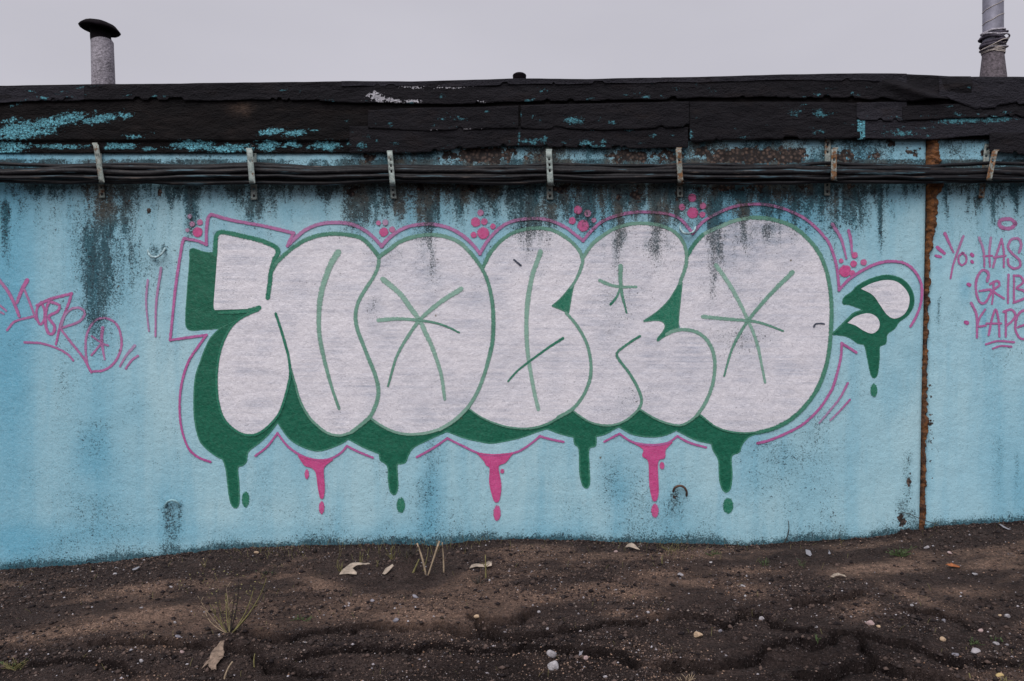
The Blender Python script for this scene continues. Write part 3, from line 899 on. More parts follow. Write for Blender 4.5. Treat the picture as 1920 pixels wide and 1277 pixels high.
# ---------------------------------------------------------------- cables
m, t, b, pos, _ = material('black_cable_sheath')
c = t.mix(t.noise(t.scale(pos, (3, 20, 20)), 1, 4, .6, .4, .8), (0.006, 0.006, 0.008), (0.02, 0.018, 0.02))
bl = t.noise(t.scale(pos, (4, 30, 60)), 1, 4, .6, .60, .68)
c = t.mix(t.math('MULTIPLY', bl, .55), c, (0.10, 0.20, 0.25))
br = t.noise(t.scale(pos, (5, 40, 70)), 1.3, 4, .6, .62, .7)
c = t.mix(t.math('MULTIPLY', br, .5), c, (0.16, 0.12, 0.10))
t.put(b.inputs['Base Color'], c)
b.inputs['Roughness'].default_value = .5
b.inputs['Specular IOR Level'].default_value = .2
t.put(b.inputs['Normal'], t.bump(t.noise(pos, 60, 3), .5, .003))
M_CABLE = m
BRX = [-420, -120, 187, 474, 736, 1030, 1272, 1560, 1858, 2150, 2440]
#  y at wall, depth, radius(px), label
CAB = [
    (310, -.040, 3.4, 'topmost black cable, parting from the bundle at the right'),
    (315, -.062, 5.2, 'second black cable from the top of the bundle'),
    (321.5, -.088, 5.6, 'third black cable from the top, thick and blue smeared'),
    (328.5, -.080, 5.4, 'fourth black cable from the top, middle of the bundle'),
    (332, -.112, 3.2, 'thin black cable running in front of the bundle middle'),
    (335.5, -.062, 5.0, 'black cable second from the bottom of the bundle'),
    (340, -.088, 3.8, 'lowest black cable of the bundle under the roof edge'),
]
cabx = np.arange(-1800, 3600, 12.0)
for i, (y0, dep, r, lab) in enumerate(CAB):
    sag = np.zeros_like(cabx)
    for a, b2 in zip(BRX[:-1], BRX[1:]):
        mm = (cabx >= a) & (cabx < b2)
        tt = (cabx[mm] - a) / (b2 - a)
        sag[mm] = 4 * tt * (1 - tt) * (.6 + 2.2 * vnoise(np.array([a / 31.]), np.array([i * 3.3]), 70)[0])
    y = y0 + sag * 1.15 + (fbm(cabx / 120, cabx * 0 + i * 7, 50 + i, 3) - .5) * 9.0 - .8
    if i == 0:
        y = y - 3.0 * sstep(1450, 1560, cabx) - 2 * sstep(1740, 1790, cabx) - 1.5 * (1 - sstep(60, 160, cabx))
    if i == 1:
        y = y + 3.5 * sstep(1740, 1800, cabx)
    if i in (1, 2):
        y = y + 2.5 * (1 - sstep(40, 150, cabx))
    dd = dep + (fbm(cabx / 150, cabx * 0 + i * 3, 58 + i, 2) - .5) * .02
    P = np.stack([(cabx - 960) * (D + dd) / F, dd, ZC - (y - 638) * (D + dd) / F], -1)
    o = obj('cable', *tube(P, r * S * (.95 + .12 * vnoise(cabx / 50, cabx * 0, i)), 9), M_CABLE, origin=(0, dep, Z(y0, dep)))
    tag(o, lab, 'cable', 'cables clipped along the wall')
# a stray wire loop under the bundle
P = [(X(x), -.03, Z(y)) for x, y in [(920, 343), (930, 352), (945, 356), (965, 355), (985, 349), (1000, 344)]]
tag(obj('loose_wire', *tube(np.array(P), .0022, 5), M_CABLE, origin=P[0]), 'thin black wire loop hanging below the cables over the lettering', 'wire')

# ---------------------------------------------------------------- brackets
def metal_mat(name, c1, c2, rust):
    m, t, b, pos, _ = material(name)
    c = t.mix(t.noise(pos, 35, 4, .65), c1, c2)
    rm = t.noise(pos, 28, 4, .7, .62 - .25 * rust, .72 - .22 * rust)
    c = t.mix(rm, c, t.mix(t.noise(pos, 90, 2), (0.06, 0.025, 0.012), (0.22, 0.095, 0.025)))
    c = t.mix(t.math('MULTIPLY', t.noise(pos, 120, 2, .6, .55, .7), .7), c, (0.03, 0.035, 0.035))
    t.put(b.inputs['Base Color'], c)
    b.inputs['Roughness'].default_value = .65
    b.inputs['Metallic'].default_value = .15
    t.put(b.inputs['Normal'], t.bump(t.noise(pos, 90, 3), .4, .002))
    return m


M_BR1 = metal_mat('painted_bracket_steel', (0.20, 0.26, 0.25), (0.36, 0.40, 0.38), .15)
M_BR2 = metal_mat('rusty_bracket_steel', (0.16, 0.20, 0.19), (0.30, 0.32, 0.29), .75)
M_BR3 = metal_mat('half_rusty_bracket_steel', (0.17, 0.22, 0.21), (0.32, 0.34, 0.31), .4)
M_HOLE = simple('bolt_head_steel', (0.035, 0.03, 0.03), .7, .4, 90)


def perforated(path, w, holes, slant=0.0):
    """flat strip following a path of (x, Y, z), w metres wide, real punched holes in the cells listed"""
    P = np.asarray(path, float)
    t_ = .0035
    fr, V = [], []
    cols = [-.5, -.17, .17, .5]
    T = np.gradient(P, axis=0)
    T /= np.linalg.norm(T, axis=1)[:, None]
    side = np.array([1.0, 0, slant])
    N = np.cross(side, T)
    N /= np.linalg.norm(N, axis=1)[:, None]
    N[N[:, 1] > 0] *= -1
    for s_ in (1, -1):
        for k in range(len(P)):
            for cx in cols:
                V.append(P[k] + side * cx * w + N[k] * t_ * .5 * s_)
    n = len(P) * 4
    f = []
    for k in range(len(P) - 1):
        for j in range(3):
            a = k * 4 + j
            if j == 1 and k in holes:
                q = (a, a + 1, a + 5, a + 4)
                for u in range(4):
                    f.append((q[u], q[(u + 1) % 4], q[(u + 1) % 4] + n, q[u] + n))
                continue
            f.append((a, a + 1, a + 5, a + 4))
            f.append((a + n, a + 4 + n, a + 5 + n, a + 1 + n))
        for a, b2 in ((k * 4, k * 4 + 4), (k * 4 + 3, k * 4 + 7)):
            f.append((a, b2, b2 + n, a + n))
    for a in (0, (len(P) - 1) * 4):
        for j in range(3):
            f.append((a + j, a + j + 1, a + j + 1 + n, a + j + n))
    return np.array(V), f


def bolt(x, y, z, r=.007):
    V, f = lathe([(r, 0), (r, .004), (r * .7, .006), (.0003, .0065)], 8)
    V = V[:, [0, 2, 1]].copy()
    V[:, 1] *= -1
    return V + np.array([x, y, z]), f


#   strap top (x,y), strap bottom (x,y), lower plate x, y1, upper plate (x, y0), width px, material, label
BRK = [
    ((180, 272), (191, 341), 194, 372, (186, 268), 10, M_BR3, 'slanting perforated cable bracket above the left black stain'),
    ((468, 282), (473, 342), 478, 375, (476, 268), 11, M_BR1, 'pale cable bracket above the corner of the first letter'),
    ((731, 286), (736, 345), 739, 373, (732, 287), 10, M_BR1, 'pale cable bracket with a row of holes above the second letter'),
    ((1029, 284), (1032, 344), 1031, 375, (1029, 278), 11, M_BR1, 'pale cable bracket near the end of the middle letter'),
    ((1272, 280), (1276, 341), 1274, 370, (1272, 282), 10, M_BR2, 'rusty brown cable bracket above the dotted pink notch'),
    ((1564, 281), (1563, 337), 1549, 367, (1550, 262), 10, M_BR2, 'rusty cable bracket offset from its pale back plate, left of the joint'),
    ((1865, 284), (1854, 337), 1837, 372, (1849, 270), 10, M_BR2, 'rust streaked slanting cable bracket right of the orange joint'),
    ((2150, 284), (2152, 337), 2151, 372, (2150, 272), 10, M_BR2, None), ((-120, 284), (-118, 337), -118, 372, (-120, 272), 10, M_BR1, None)]
for bi, (s0, s1, lx, ly, up, wpx, mt, lab) in enumerate(BRK):
    w_ = wpx * S
    br = thing('cable_bracket', lab or ('cable bracket on the wall beyond the frame edge, ' + ('right' if bi == 7 else 'left')), 'bracket', (X(up[0]), 0, Z(320)), 'brackets holding the cable bundle')
    # back plate: upper and lower pieces run down the wall behind the cables
    zt, zb = Z(up[1]), Z(ly)
    n = 25
    zz = np.linspace(zt, zb, n)
    xx = np.linspace(X(up[0]), X(lx), n)
    yb = np.full(n, -.016)
    obj('back_plate', *perforated(np.stack([xx, yb, zz], -1), w_ * 1.08, {2, 5, 19, 22}), M_BR3 if mt is M_BR2 else mt, br)
    # strap: out from the wall over the cables and back under them
    Yf = -.138
    path = [(X(s0[0] + 1), -.020, Z(s0[1] - 3)), (X(s0[0], -.07), -.085, Z(s0[1] - 2, -.085))]
    k = 12
    for q in np.linspace(0, 1, k):
        path.append((X(s0[0] * (1 - q) + s1[0] * q, Yf), Yf, Z(s0[1] * (1 - q) + s1[1] * q, Yf)))
    path += [(X(s1[0] + 1, -.07), -.085, Z(s1[1] + 2, -.085)), (X(s1[0] + 3), -.022, Z(s1[1] + 5))]
    obj('strap', *perforated(path, w_, {4, 6, 8} if bi in (2, 3) else {5}), mt, br)
    for (bx, by) in ((up[0], up[1] + 7), (lx, ly - 8)):
        obj('bolt', *bolt(X(bx), -.0185, Z(by)), M_HOLE, br)

# ---------------------------------------------------------------- iron loops cast into the wall
M_LOOPB = simple('blue_painted_iron_loop', (0.26, 0.46, 0.52), .5, .25, 60)
M_LOOPW = simple('pale_painted_iron_loop', (0.30, 0.42, 0.45), .5, .7, 45)
M_LOOPR = simple('rusty_iron_loop', (0.10, 0.06, 0.045), .8, .5, 60)


def iron_loop(pts, mat, label, r=.0072, cat='iron loop'):
    P = []
    n = len(pts)
    for i, (x, y) in enumerate(pts):
        q = i / (n - 1)
        Yl = .004 - .045 * math.sin(q * math.pi) ** .7
        P.append((X(x, Yl), Yl, Z(y, Yl)))
    P = np.array(P)
    tt = np.linspace(0, n - 1, 25)
    P = np.stack([np.interp(tt, range(n), P[:, k]) for k in range(3)], -1)
    for _ in range(2):
        P[1:-1] = (P[:-2] + P[1:-1] * 2 + P[2:]) / 4
    return tag(obj('iron_loop', *tube(P, r, 8), mat, origin=tuple(P[0])), label, cat, 'iron lifting loops in the wall')


iron_loop([(277, 468), (279, 476), (286, 482), (294, 482), (302, 477), (307, 471), (310, 464)], M_LOOPW, 'pale iron loop beside the black stain, upper left of the first letter')
iron_loop([(1275, 421), (1276, 430), (1282, 437), (1290, 438), (1298, 436), (1303, 431), (1304, 423)], M_LOOPW, 'pale iron loop in the pink notch above the last two letters')
iron_loop([(310, 952), (311, 944), (316, 939), (323, 937), (330, 939), (336, 944), (337, 952)], M_LOOPB, 'blue iron loop low on the wall, left of the green drips')
iron_loop([(1262, 922), (1264, 915), (1270, 911), (1277, 910), (1284, 914), (1288, 922), (1287, 930)], M_LOOPR, 'rust stained iron loop low on the wall beside the pink drip')


# ---------------------------------------------------------------- graffiti
def smooth(pts, closed=False, step=3.0):
    """Catmull-Rom through photo-pixel points; a third value of 1 marks a corner. Returns a list of runs."""
    P = [(p[0], p[1]) for p in pts]
    cor = [len(p) > 2 and p[2] for p in pts]
    runs = []
    if closed:
        ks = [i for i, c in enumerate(cor) if c]
        if ks:
            k = ks[0]
            P = P[k:] + P[:k] + [P[k]]
            cor = cor[k:] + cor[:k] + [1]
            closed = False
    cur = [P[0]]
    if not closed:
        for i in range(1, len(P)):
            cur.append(P[i])
            if cor[i] and i < len(P) - 1:
                runs.append(cur)
                cur = [P[i]]
        runs.append(cur)
    else:
        runs = [P + [P[0]]]
    outr = []
    for r in runs:
        A = np.array(r, float)
        n = len(A)
        if closed:
            E = np.vstack([A[-2], A, A[1]])
        else:
            E = np.vstack([2 * A[0] - A[1], A, 2 * A[-1] - A[-2]])
        o = []
        for i in range(n - 1):
            p0, p1, p2, p3 = E[i:i + 4]
            L = np.linalg.norm(p2 - p1)
            k = max(2, int(L / step))
            t_ = np.linspace(0, 1, k, endpoint=False)[:, None]
            o.append(.5 * ((2 * p1) + (-p0 + p2) * t_ + (2 * p0 - 5 * p1 + 4 * p2 - p3) * t_ ** 2 + (-p0 + 3 * p1 - 3 * p2 + p3) * t_ ** 3))
        o.append(A[-1:])
        outr.append(np.concatenate(o))
    return outr


def to_wall(px, py, off):
    return np.stack([X(px), relief(px, py) - off, Z(py)], -1)


def inside(poly, x, y):
    c = np.zeros(x.shape, bool)
    j = len(poly) - 1
    for i in range(len(poly)):
        xi, yi = poly[i]
        xj, yj = poly[j]
        m = ((yi > y) != (yj > y)) & (x < (xj - xi) * (y - yi) / (yj - yi + 1e-12) + xi)
        c ^= m
        j = i
    return c


def fill_mesh(pts, off, step=4.5):
    C = np.concatenate([r[:-1] for r in smooth(pts, True)])
    x0, y0 = C.min(0)
    x1, y1 = C.max(0)
    gx, gy = np.meshgrid(np.arange(x0, x1, step), np.arange(y0, y1, step))
    gx, gy = gx.ravel() + .37, gy.ravel() + .41
    m = inside(C, gx, gy)
    G = np.stack([gx[m], gy[m]], -1)
    if len(G):
        keep = np.ones(len(G), bool)
        for k in range(0, len(G), 400):
            d = np.linalg.norm(G[k:k + 400, None] - C[None], axis=2).min(1)
            keep[k:k + 400] = d > 1.6
        G = G[keep]
    P = np.vstack([C, G])
    n = len(C)
    r = geometry.delaunay_2d_cdt([Vector(p) for p in P.tolist()], [], [list(range(n))], 1, 1e-4)
    Q = np.array([tuple(v) for v in r[0]])
    fs = []
    for f in r[2]:
        a, b2, c = (Q[i] for i in f)
        ar = (b2[0] - a[0]) * (c[1] - a[1]) - (b2[1] - a[1]) * (c[0] - a[0])
        fs.append(tuple(f) if ar > 0 else tuple(reversed(f)))   # py grows downwards: this faces the viewer
    return Q, fs, C


def paint_obj(name, chunks, mat, parent, label=None):
    """chunks: list of (Q photo px, faces, edge, opacity, offset)"""
    V, Fc, E, O, A, n = [], [], [], [], [], 0
    for Q, fs, e, op, off in chunks:
        V.append(to_wall(Q[:, 0], Q[:, 1], off))
        Fc += [tuple(i + n for i in f) for f in fs]
        E.append(np.broadcast_to(e, len(Q)))
        O.append(np.broadcast_to(op, len(Q)))
        A.append(Q)
        n += len(Q)
    Q = np.concatenate(A)
    at = wear(Q[:, 0], Q[:, 1])
    at['edge'] = np.concatenate(E)
    at['opacity'] = np.concatenate(O)
    o = obj(name, np.concatenate(V), [tuple(reversed(f)) for f in Fc], mat, parent, attrs=at)
    return tag(o, label)


_lay = [0]


def nudge():
    _lay[0] = (_lay[0] + 1) % 9
    return _lay[0] * .00012


def ribbon(pts, w0, w1=None, op0=1.0, op1=None, off=.006, closed=False, wig=0.10, n=7):
    """soft-edged sprayed line as strips of quads; widths are full widths in photo pixels"""
    w1 = w0 if w1 is None else w1
    op1 = op0 if op1 is None else op1
    ch = []
    runs = smooth(pts, closed, 3.0)
    tot = sum(len(r) for r in runs)
    done = 0
    for r in runs:
        T = np.gradient(r, axis=0)
        T /= np.linalg.norm(T, axis=1)[:, None] + 1e-9
        tt = (done + np.arange(len(r))) / max(1, tot - 1)
        done += len(r)
        hw = (w0 * (1 - tt) + w1 * tt) / 2 * 1.12
        hw = hw * (1 + wig * (fbm(r[:, 0] / 25, r[:, 1] / 25, 90, 2) - .5) * 2)
        op = op0 * (1 - tt) + op1 * tt
        P, H, T2, O = r, hw, T, op
        if not closed:
            k = np.array([.97, .85, .6, .3])
            P = np.vstack([r[0] - T[0] * (hw[0] * k)[:, None], r, r[-1] + T[-1] * (hw[-1] * k[::-1])[:, None]])
            H = np.concatenate([hw[0] * np.sqrt(1 - k ** 2) + .05, hw, hw[-1] * np.sqrt(1 - k[::-1] ** 2) + .05])
            T2 = np.vstack([np.repeat(T[:1], 4, 0), T, np.repeat(T[-1:], 4, 0)])
            O = np.concatenate([np.full(4, op[0]), op, np.full(4, op[-1])])
        N = np.stack([-T2[:, 1], T2[:, 0]], -1)
        u = np.linspace(-1, 1, n)
        Q = (P[:, None, :] + N[:, None, :] * (H[:, None] * u[None, :])[..., None]).reshape(-1, 2)
        e = np.tile(np.abs(u), len(P))
        fs = [tuple(q) for q in grid(len(P), n)]
        ch.append((Q, fs, e, np.repeat(O, n), off + nudge()))
    return ch


def disc(cx, cy, rx, ry=None, op=1.0, off=.006, n=20, tear=0.0):
    ry = rx if ry is None else ry
    a = np.linspace(0, 2 * math.pi, n, endpoint=False)
    Q, E = [(cx, cy)], [0.0]
    for k in (.5, .8, 1.0, 1.12):
        for q in a:
            k_ = k * 1.14
            Q.append((cx + rx * k_ * math.cos(q), cy + ry * k_ * math.sin(q)))
            E.append((k / 1.12) ** 2)
    fs = [(0, 1 + (j + 1) % n, 1 + j) for j in range(n)]
    fs = [(0, 1 + j, 1 + (j + 1) % n) for j in range(n)]
    for k in range(3):
        for j in range(n):
            j2 = (j + 1) % n
            fs.append((1 + k * n + j, 1 + (k + 1) * n + j, 1 + (k + 1) * n + j2, 1 + k * n + j2))
    return [(np.array(Q), fs, np.array(E), op, off + nudge())]


mural = thing('graffiti_lettering', 'big silver bubble letters with green outline, drips and pink halo on the blue wall', 'graffiti', (X(960), 0, Z(620)))
L0, L1, L2, L3 = .0011, .0026, .0040, .0040

# --- green block and drop shadow
SHADOW = [(412, 616, 1), (446, 598), (480, 680), (545, 690, 1), (700, 740), (880, 745), (1080, 740), (1200, 740), (1320, 745), (1440, 730, 1), (1470, 790, 1), (1435, 807), (1404, 818), (1390, 834), (1385, 847), (1371, 855), (1371.5, 889),
          (1369, 914), (1361, 922), (1354, 915), (1349, 896), (1347, 862), (1337, 843), (1334, 831, 1), (1302, 823), (1268, 806, 1), (1243, 816), (1216, 818), (1185, 813), (1160, 799, 1), (1134, 813), (1117, 817, 1), (1116, 835), (1104, 841),
          (1104, 873), (1105, 905), (1100, 914), (1093, 909), (1087.5, 885), (1086, 842), (1078, 832), (1076, 819, 1), (1052, 813), (1025, 803, 1), (1009, 808), (971, 821), (924, 830), (900, 827), (873, 821), (843, 810, 1), (838, 808, 1), (807, 822), (776, 838),
          (766, 852), (760, 866), (750, 869), (744.5, 872), (746, 908), (743, 923), (738, 926), (732, 919), (729, 900), (727, 873), (714, 862), (712, 850, 1), (683, 838), (653, 822, 1), (640, 831), (603, 844), (576, 840), (545, 823), (521, 791, 1), (505, 812), (487, 829),
          (466, 846), (462, 864), (455, 872), (446, 876), (448, 905), (448.5, 940), (443.5, 951), (436, 947), (430.5, 928), (425, 882), (418.5, 861), (413, 858), (396, 847), (376, 826), (366.5, 790), (364.5, 748), (367.5, 707), (378, 674), (393, 638)]
BLOCK = [(357, 471, 0), (360, 467), (366, 467), (385, 473.5), (404, 474, 1), (412, 500), (410, 575, 1), (480, 574, 1), (484, 580), (469, 586), (452, 595), (412, 615, 1), (380, 617), (360, 618), (351, 612), (349.5, 592), (353, 540), (357, 490)]
TRI1 = [(1035, 573.5, 1), (1053, 557.6), (1070, 537), (1075, 535, 1), (1070, 560), (1066, 586, 1), (1050, 579)]
TRI2 = [(1206, 602, 1), (1232, 584), (1254, 562), (1272, 533), (1278, 529, 1), (1275, 560), (1271.5, 595), (1271, 614, 1), (1258, 623), (1244, 631), (1233, 639, 1), (1232, 635), (1243, 621), (1247, 610), (1241, 602), (1228, 600)]
APOS = [(1580, 568), (1580, 563), (1584, 556), (1597, 547), (1606, 537), (1627, 525), (1652, 517), (1671, 517), (1692, 525), (1706, 540), (1712, 559), (1710, 575), (1700, 591), (1684, 603), (1676, 615), (1662, 626), (1659, 643), (1648, 649.5), (1647, 672),
        (1644, 699), (1638.5, 707.5), (1633, 702), (1627, 675), (1620.5, 647), (1608.5, 643), (1587, 630), (1559, 626, 1), (1573, 613), (1587, 599), (1600, 587), (1617, 581, 1), (1608, 576), (1590, 570), (1583, 570)]


def green_fill(name, pts, off, label=None, parent=mural):
    Q, fs, C = fill_mesh(pts, off)
    o = paint_obj(name, [(Q, fs, 0.0, 1.0, off)], M_GREENF, parent, label)
    return o


def border(pts, w, mat_op=.95, off=L0):
    return ribbon(pts, w, off=off + .0002, op0=mat_op, closed=True)


sh = green_fill('drop_shadow', SHADOW, L0, 'green drop shadow with long drips under the letters')
paint_obj('shadow_edge', border(SHADOW, 3.2), M_GREEN, sh)
bk = green_fill('shadow_block', BLOCK, L0 + .0004, 'square green block left of the first letter')
paint_obj('block_edge', border(BLOCK, 3.6, off=L0), M_GREEN, bk)

# --- silver letter fills (contours run down the middle of the green outline)
N_ = [(408, 438), (427, 437), (457, 443), (490, 451), (518, 464), (525, 476), (526, 485, 1), (553, 462), (575, 449), (600, 441), (628, 438), (659, 441), (677, 446), (692, 458), (711, 480, 1), (709.5, 498), (702, 517), (685, 543), (672.5, 566), (667, 591),
      (670.5, 617), (680, 642), (692, 673), (703, 700), (709.5, 726), (708.5, 747), (702, 766), (692, 783), (677, 798), (659, 811), (638, 815.6), (617, 812), (600, 801), (581, 782), (564, 752), (554, 718), (546, 691, 1), (542, 718), (533, 752),
      (522, 778), (501, 801), (480, 814), (458, 814), (437, 803), (420, 784), (411, 758), (407, 727), (408, 691), (415, 653), (429, 621), (447, 600), (469, 586), (488, 578, 1), (404, 581, 1), (401.5, 571), (406, 508), (409, 460)]
O_ = [(711, 480, 1), (730, 468), (749, 454), (774, 444.5), (804, 440), (833, 443), (861, 454), (882, 473), (899, 496), (911.6, 519.5), (920, 549), (924.5, 581), (925, 612), (923.5, 640), (919, 662), (910.5, 694), (899, 726), (886, 751), (871, 770),
      (850, 789), (825, 804), (797, 811.5), (766, 813.5), (740, 809), (713, 796), (696, 784, 1), (705, 762), (709.5, 730), (703, 700), (692, 673), (680, 642), (669, 605), (672.5, 566), (685, 543), (702, 517), (709, 500)]
B_ = [(906, 500, 1), (920, 473), (941, 450), (966, 435), (998, 428), (1025, 429), (1046, 436), (1070, 452), (1087, 471), (1092, 486), (1090, 500), (1081, 522), (1070, 539), (1053, 558), (1036, 574, 1), (1061, 587), (1080, 608), (1093, 629), (1102, 650),
      (1107.5, 678), (1107, 703), (1101, 725), (1089, 748), (1072, 767), (1046, 782), (1028, 794), (998, 802), (966, 802), (935, 795.5), (903, 782), (881, 767, 1), (899, 726), (911, 694), (919, 662), (924, 630), (924.5, 590), (920, 549), (912, 520)]
R_ = [(1094, 481, 1), (1110, 458), (1131, 441), (1154, 428), (1182, 420), (1211, 419), (1239, 423), (1264, 435), (1279, 452), (1285.5, 469), (1286.5, 486), (1284, 503), (1273, 532), (1254, 562), (1232, 583), (1220, 600, 1), (1240, 602), (1247, 611),
      (1236, 636, 1), (1260, 621), (1279, 618), (1300, 621), (1321, 634), (1334, 653), (1339.5, 678), (1338, 706), (1332, 731), (1321, 756), (1306, 778), (1291, 790), (1274, 796.5), (1253, 793.5), (1228, 784), (1198, 766, 1), (1178, 784), (1156, 794.5),
      (1131, 796.6), (1105, 790), (1084, 777), (1070, 766, 1), (1089, 748), (1101, 725), (1107, 703), (1107.5, 678), (1102, 650), (1093, 629), (1080, 608), (1061, 587, 1), (1070, 538, 1), (1081, 522), (1090, 500)]
O2_ = [(1287, 481, 1), (1300, 459), (1317, 440), (1344, 427), (1376, 414), (1408, 408), (1440, 410), (1471, 418), (1492, 429), (1514, 448), (1532.5, 471), (1545, 498), (1553, 528), (1557, 560), (1558, 591), (1556.5, 623), (1553.5, 655), (1547, 688), (1532.5, 726),
       (1509, 760), (1482, 785), (1450, 802), (1429, 807), (1397, 810), (1366, 807), (1340, 797.5), (1312, 777, 1), (1325, 750), (1338, 706), (1339, 678), (1334, 653), (1318, 632), (1300, 621), (1276, 617, 1), (1272, 600), (1276, 560), (1278, 530), (1284, 503)]
LET = {}
for key, pts, lab in (('N', N_, 'first silver letter with the square corner'), ('O', O_, 'round second silver letter with a star inside'), ('B', B_, 'third silver letter with a long curved accent'),
                      ('R', R_, 'fourth silver letter with a small star'), ('O2', O2_, 'large round last silver letter with a star')):
    Q, fs, C = fill_mesh(pts, L1)
    LET[key] = paint_obj('letter', [(Q, fs, 0.0, 1.0, L1 + .0002 * len(LET))], M_SILVER, mural, lab)

for key, pts in (('B', TRI1), ('R', TRI2)):
    Q, fs, C = fill_mesh(pts, L2)
    paint_obj('green_gap', [(Q, fs, 0.0, 1.0, L2)] + border(pts, 3.0, .9, off=L2), M_GREEN, LET[key])

# --- green outlines
def line(name, parent, segs, mat=M_GREEN, label=None, off=L2 + .0004):
    ch = []
    for s_ in segs:
        pts, w0, w1, o0, o1 = s_
        ch += ribbon(pts, w0, w1, o0, o1, off)
    return paint_obj(name, ch, mat, parent, label)


line('outline', LET['N'], [
    ([(503, 557), (506, 535), (509.5, 508), (516, 486), (522, 473), (517, 463), (490, 451), (457, 443), (430, 437), (415, 435), (407, 441), (405, 455), (404, 476)], 9.5, 9.5, 1, 1),
    ([(412, 586), (448, 584.5), (472, 581), (486, 577)], 5, 9.5, 1, 1),
    ([(512, 505), (518, 494), (528, 483), (553, 462), (575, 449), (600, 441), (628, 438), (659, 441), (677, 446), (692, 458), (711, 481)], 8, 9, .92, .85),
    ([(711, 480), (709.5, 498), (702, 517), (685, 543), (672.5, 566), (667, 591), (670.5, 617), (680, 642), (692, 673), (703, 700), (709.5, 726), (708.5, 747), (702, 766), (691, 784), (660, 809)], 7.5, 8, .68, .7),
    ([(660, 810), (638, 815.6), (617, 812), (600, 801), (581, 782), (564, 752), (554, 718), (546, 691)], 5.5, 4, .6, .9),
    ([(518, 588), (526, 612), (535, 642), (542, 670), (545, 700), (542, 718), (533, 752), (522, 778), (501, 801), (480, 814), (458, 814), (437, 803), (420, 784), (411, 758), (407, 727), (408, 691), (415, 653), (429, 621), (447, 600), (470, 587), (484, 582)], 5.5, 5, 1, 1)])
line('outline', LET['O'], [
    ([(711, 481), (730, 468), (749, 454), (774, 444.5), (804, 440), (833, 443), (861, 454), (882, 473)], 8.5, 7.5, .8, .6),
    ([(882, 473), (899, 496), (911.6, 519.5), (920, 549), (924.5, 581), (925, 612), (923.5, 640), (919, 662)], 8, 8, .8, .85),
    ([(919, 662), (910.5, 694), (899, 726), (886, 751), (871, 770), (850, 789), (825, 804)], 8, 7, .75, .45),
    ([(825, 804), (797, 811.5), (766, 813.5), (740, 809), (713, 796), (696, 784)], 6, 5, .45, .7)])
line('outline', LET['B'], [
    ([(906, 500), (920, 473), (941, 450), (966, 435), (998, 428), (1025, 429), (1046, 436), (1070, 452), (1087, 471)], 8, 7.5, .85, .7),
    ([(1087, 471), (1092, 486), (1090, 500), (1081, 522), (1070, 539)], 7.5, 6, .65, .7),
    ([(1062, 587), (1080, 608), (1093, 629), (1102, 650), (1107.5, 678), (1107, 703), (1101, 725), (1089, 748), (1072, 767), (1046, 782)], 6, 7.5, .7, .7),
    ([(1046, 783), (1026, 794), (998, 802), (966, 802), (935, 795.5), (903, 782), (881, 767)], 5, 3, .8, .8)])
line('outline', LET['R'], [
    ([(1094, 481), (1110, 458), (1131, 441), (1154, 428), (1182, 420), (1211, 419), (1239, 423), (1264, 435), (1279, 452), (1285.5, 469), (1286.5, 486), (1284, 503), (1274, 530)], 8, 7, .65, .7),
    ([(1199, 630), (1180, 642), (1161, 656), (1156, 664), (1161, 675), (1178, 697), (1192, 720), (1201, 742), (1202, 755), (1197, 767)], 5, 6.5, .95, .75),
    ([(1250, 626), (1262, 620), (1281, 617.5), (1302, 621), (1321, 633), (1334, 653), (1339.5, 678), (1338, 706), (1332, 731), (1321, 756), (1306, 778)], 7.5, 7, .6, .65),
    ([(1306, 778), (1291, 790), (1274, 796.5), (1253, 793.5), (1228, 784), (1198, 766)], 5, 3.5, .7, .8),
    ([(1197, 767), (1178, 784), (1156, 794.5), (1131, 796.6), (1105, 790), (1084, 777), (1072, 767)], 5, 3.5, .7, .8)])
line('outline', LET['O2'], [
    ([(1288, 479), (1300, 459), (1317, 440)], 8.5, 8, .95, .9), ([(1322, 437), (1344, 427), (1376, 414), (1408, 408)], 8, 8, .5, .6),
    ([(1408, 408), (1440, 410), (1471, 418), (1492, 429), (1514, 448), (1532.5, 471), (1545, 498), (1553, 528), (1557, 560), (1558, 591), (1556.5, 623), (1553.5, 655), (1547, 688), (1532.5, 726), (1509, 760), (1482, 785), (1450, 802), (1420, 810)], 8.5, 8.5, .78, .95),
    ([(1425, 808), (1397, 811), (1366, 808), (1340, 798.5), (1312, 777)], 3.5, 3.5, .9, .9)])

# --- green accents inside the letters
line('accent_line', LET['N'], [([(634, 474), (621, 495), (607, 533), (601, 561), (598.5, 593), (599, 622), (603, 648), (611, 684), (623, 727), (636, 765)], 12.5, 5.5, .42, .72)])
line('star', LET['O'], [([(719, 524), (749, 549), (770, 577), (787, 600), (799, 625), (812, 654), (827, 700), (834, 747)], 11, 6.5, .40, .50), ([(864, 542), (829, 564), (805, 583), (787, 600), (770, 623), (745, 666), (728, 723)], 10, 4.5, .42, .80),
                         ([(711, 600), (745, 597.5), (787, 600), (821, 606), (844, 614.5), (861, 623)], 8.5, 3.5, .42, .95)])
line('accent_line', LET['B'], [([(1013, 473), (998, 517), (990, 560), (987, 602), (988, 645), (992, 679), (1000, 726), (1009, 766)], 10, 7.5, .5, .42), ([(1055, 634), (1030, 650), (990, 679), (969, 696), (953, 714)], 5.5, 4, 1, .95)])
line('star', LET['R'], [([(1163, 500), (1163, 524), (1166, 552), (1174.5, 586)], 10, 3.5, .6, .9), ([(1125, 526), (1144, 534), (1165, 537.5), (1192, 537.5)], 7, 5, .6, .6), ([(1163, 538), (1156, 556), (1145, 570)], 5, 5.5, .7, 1)])
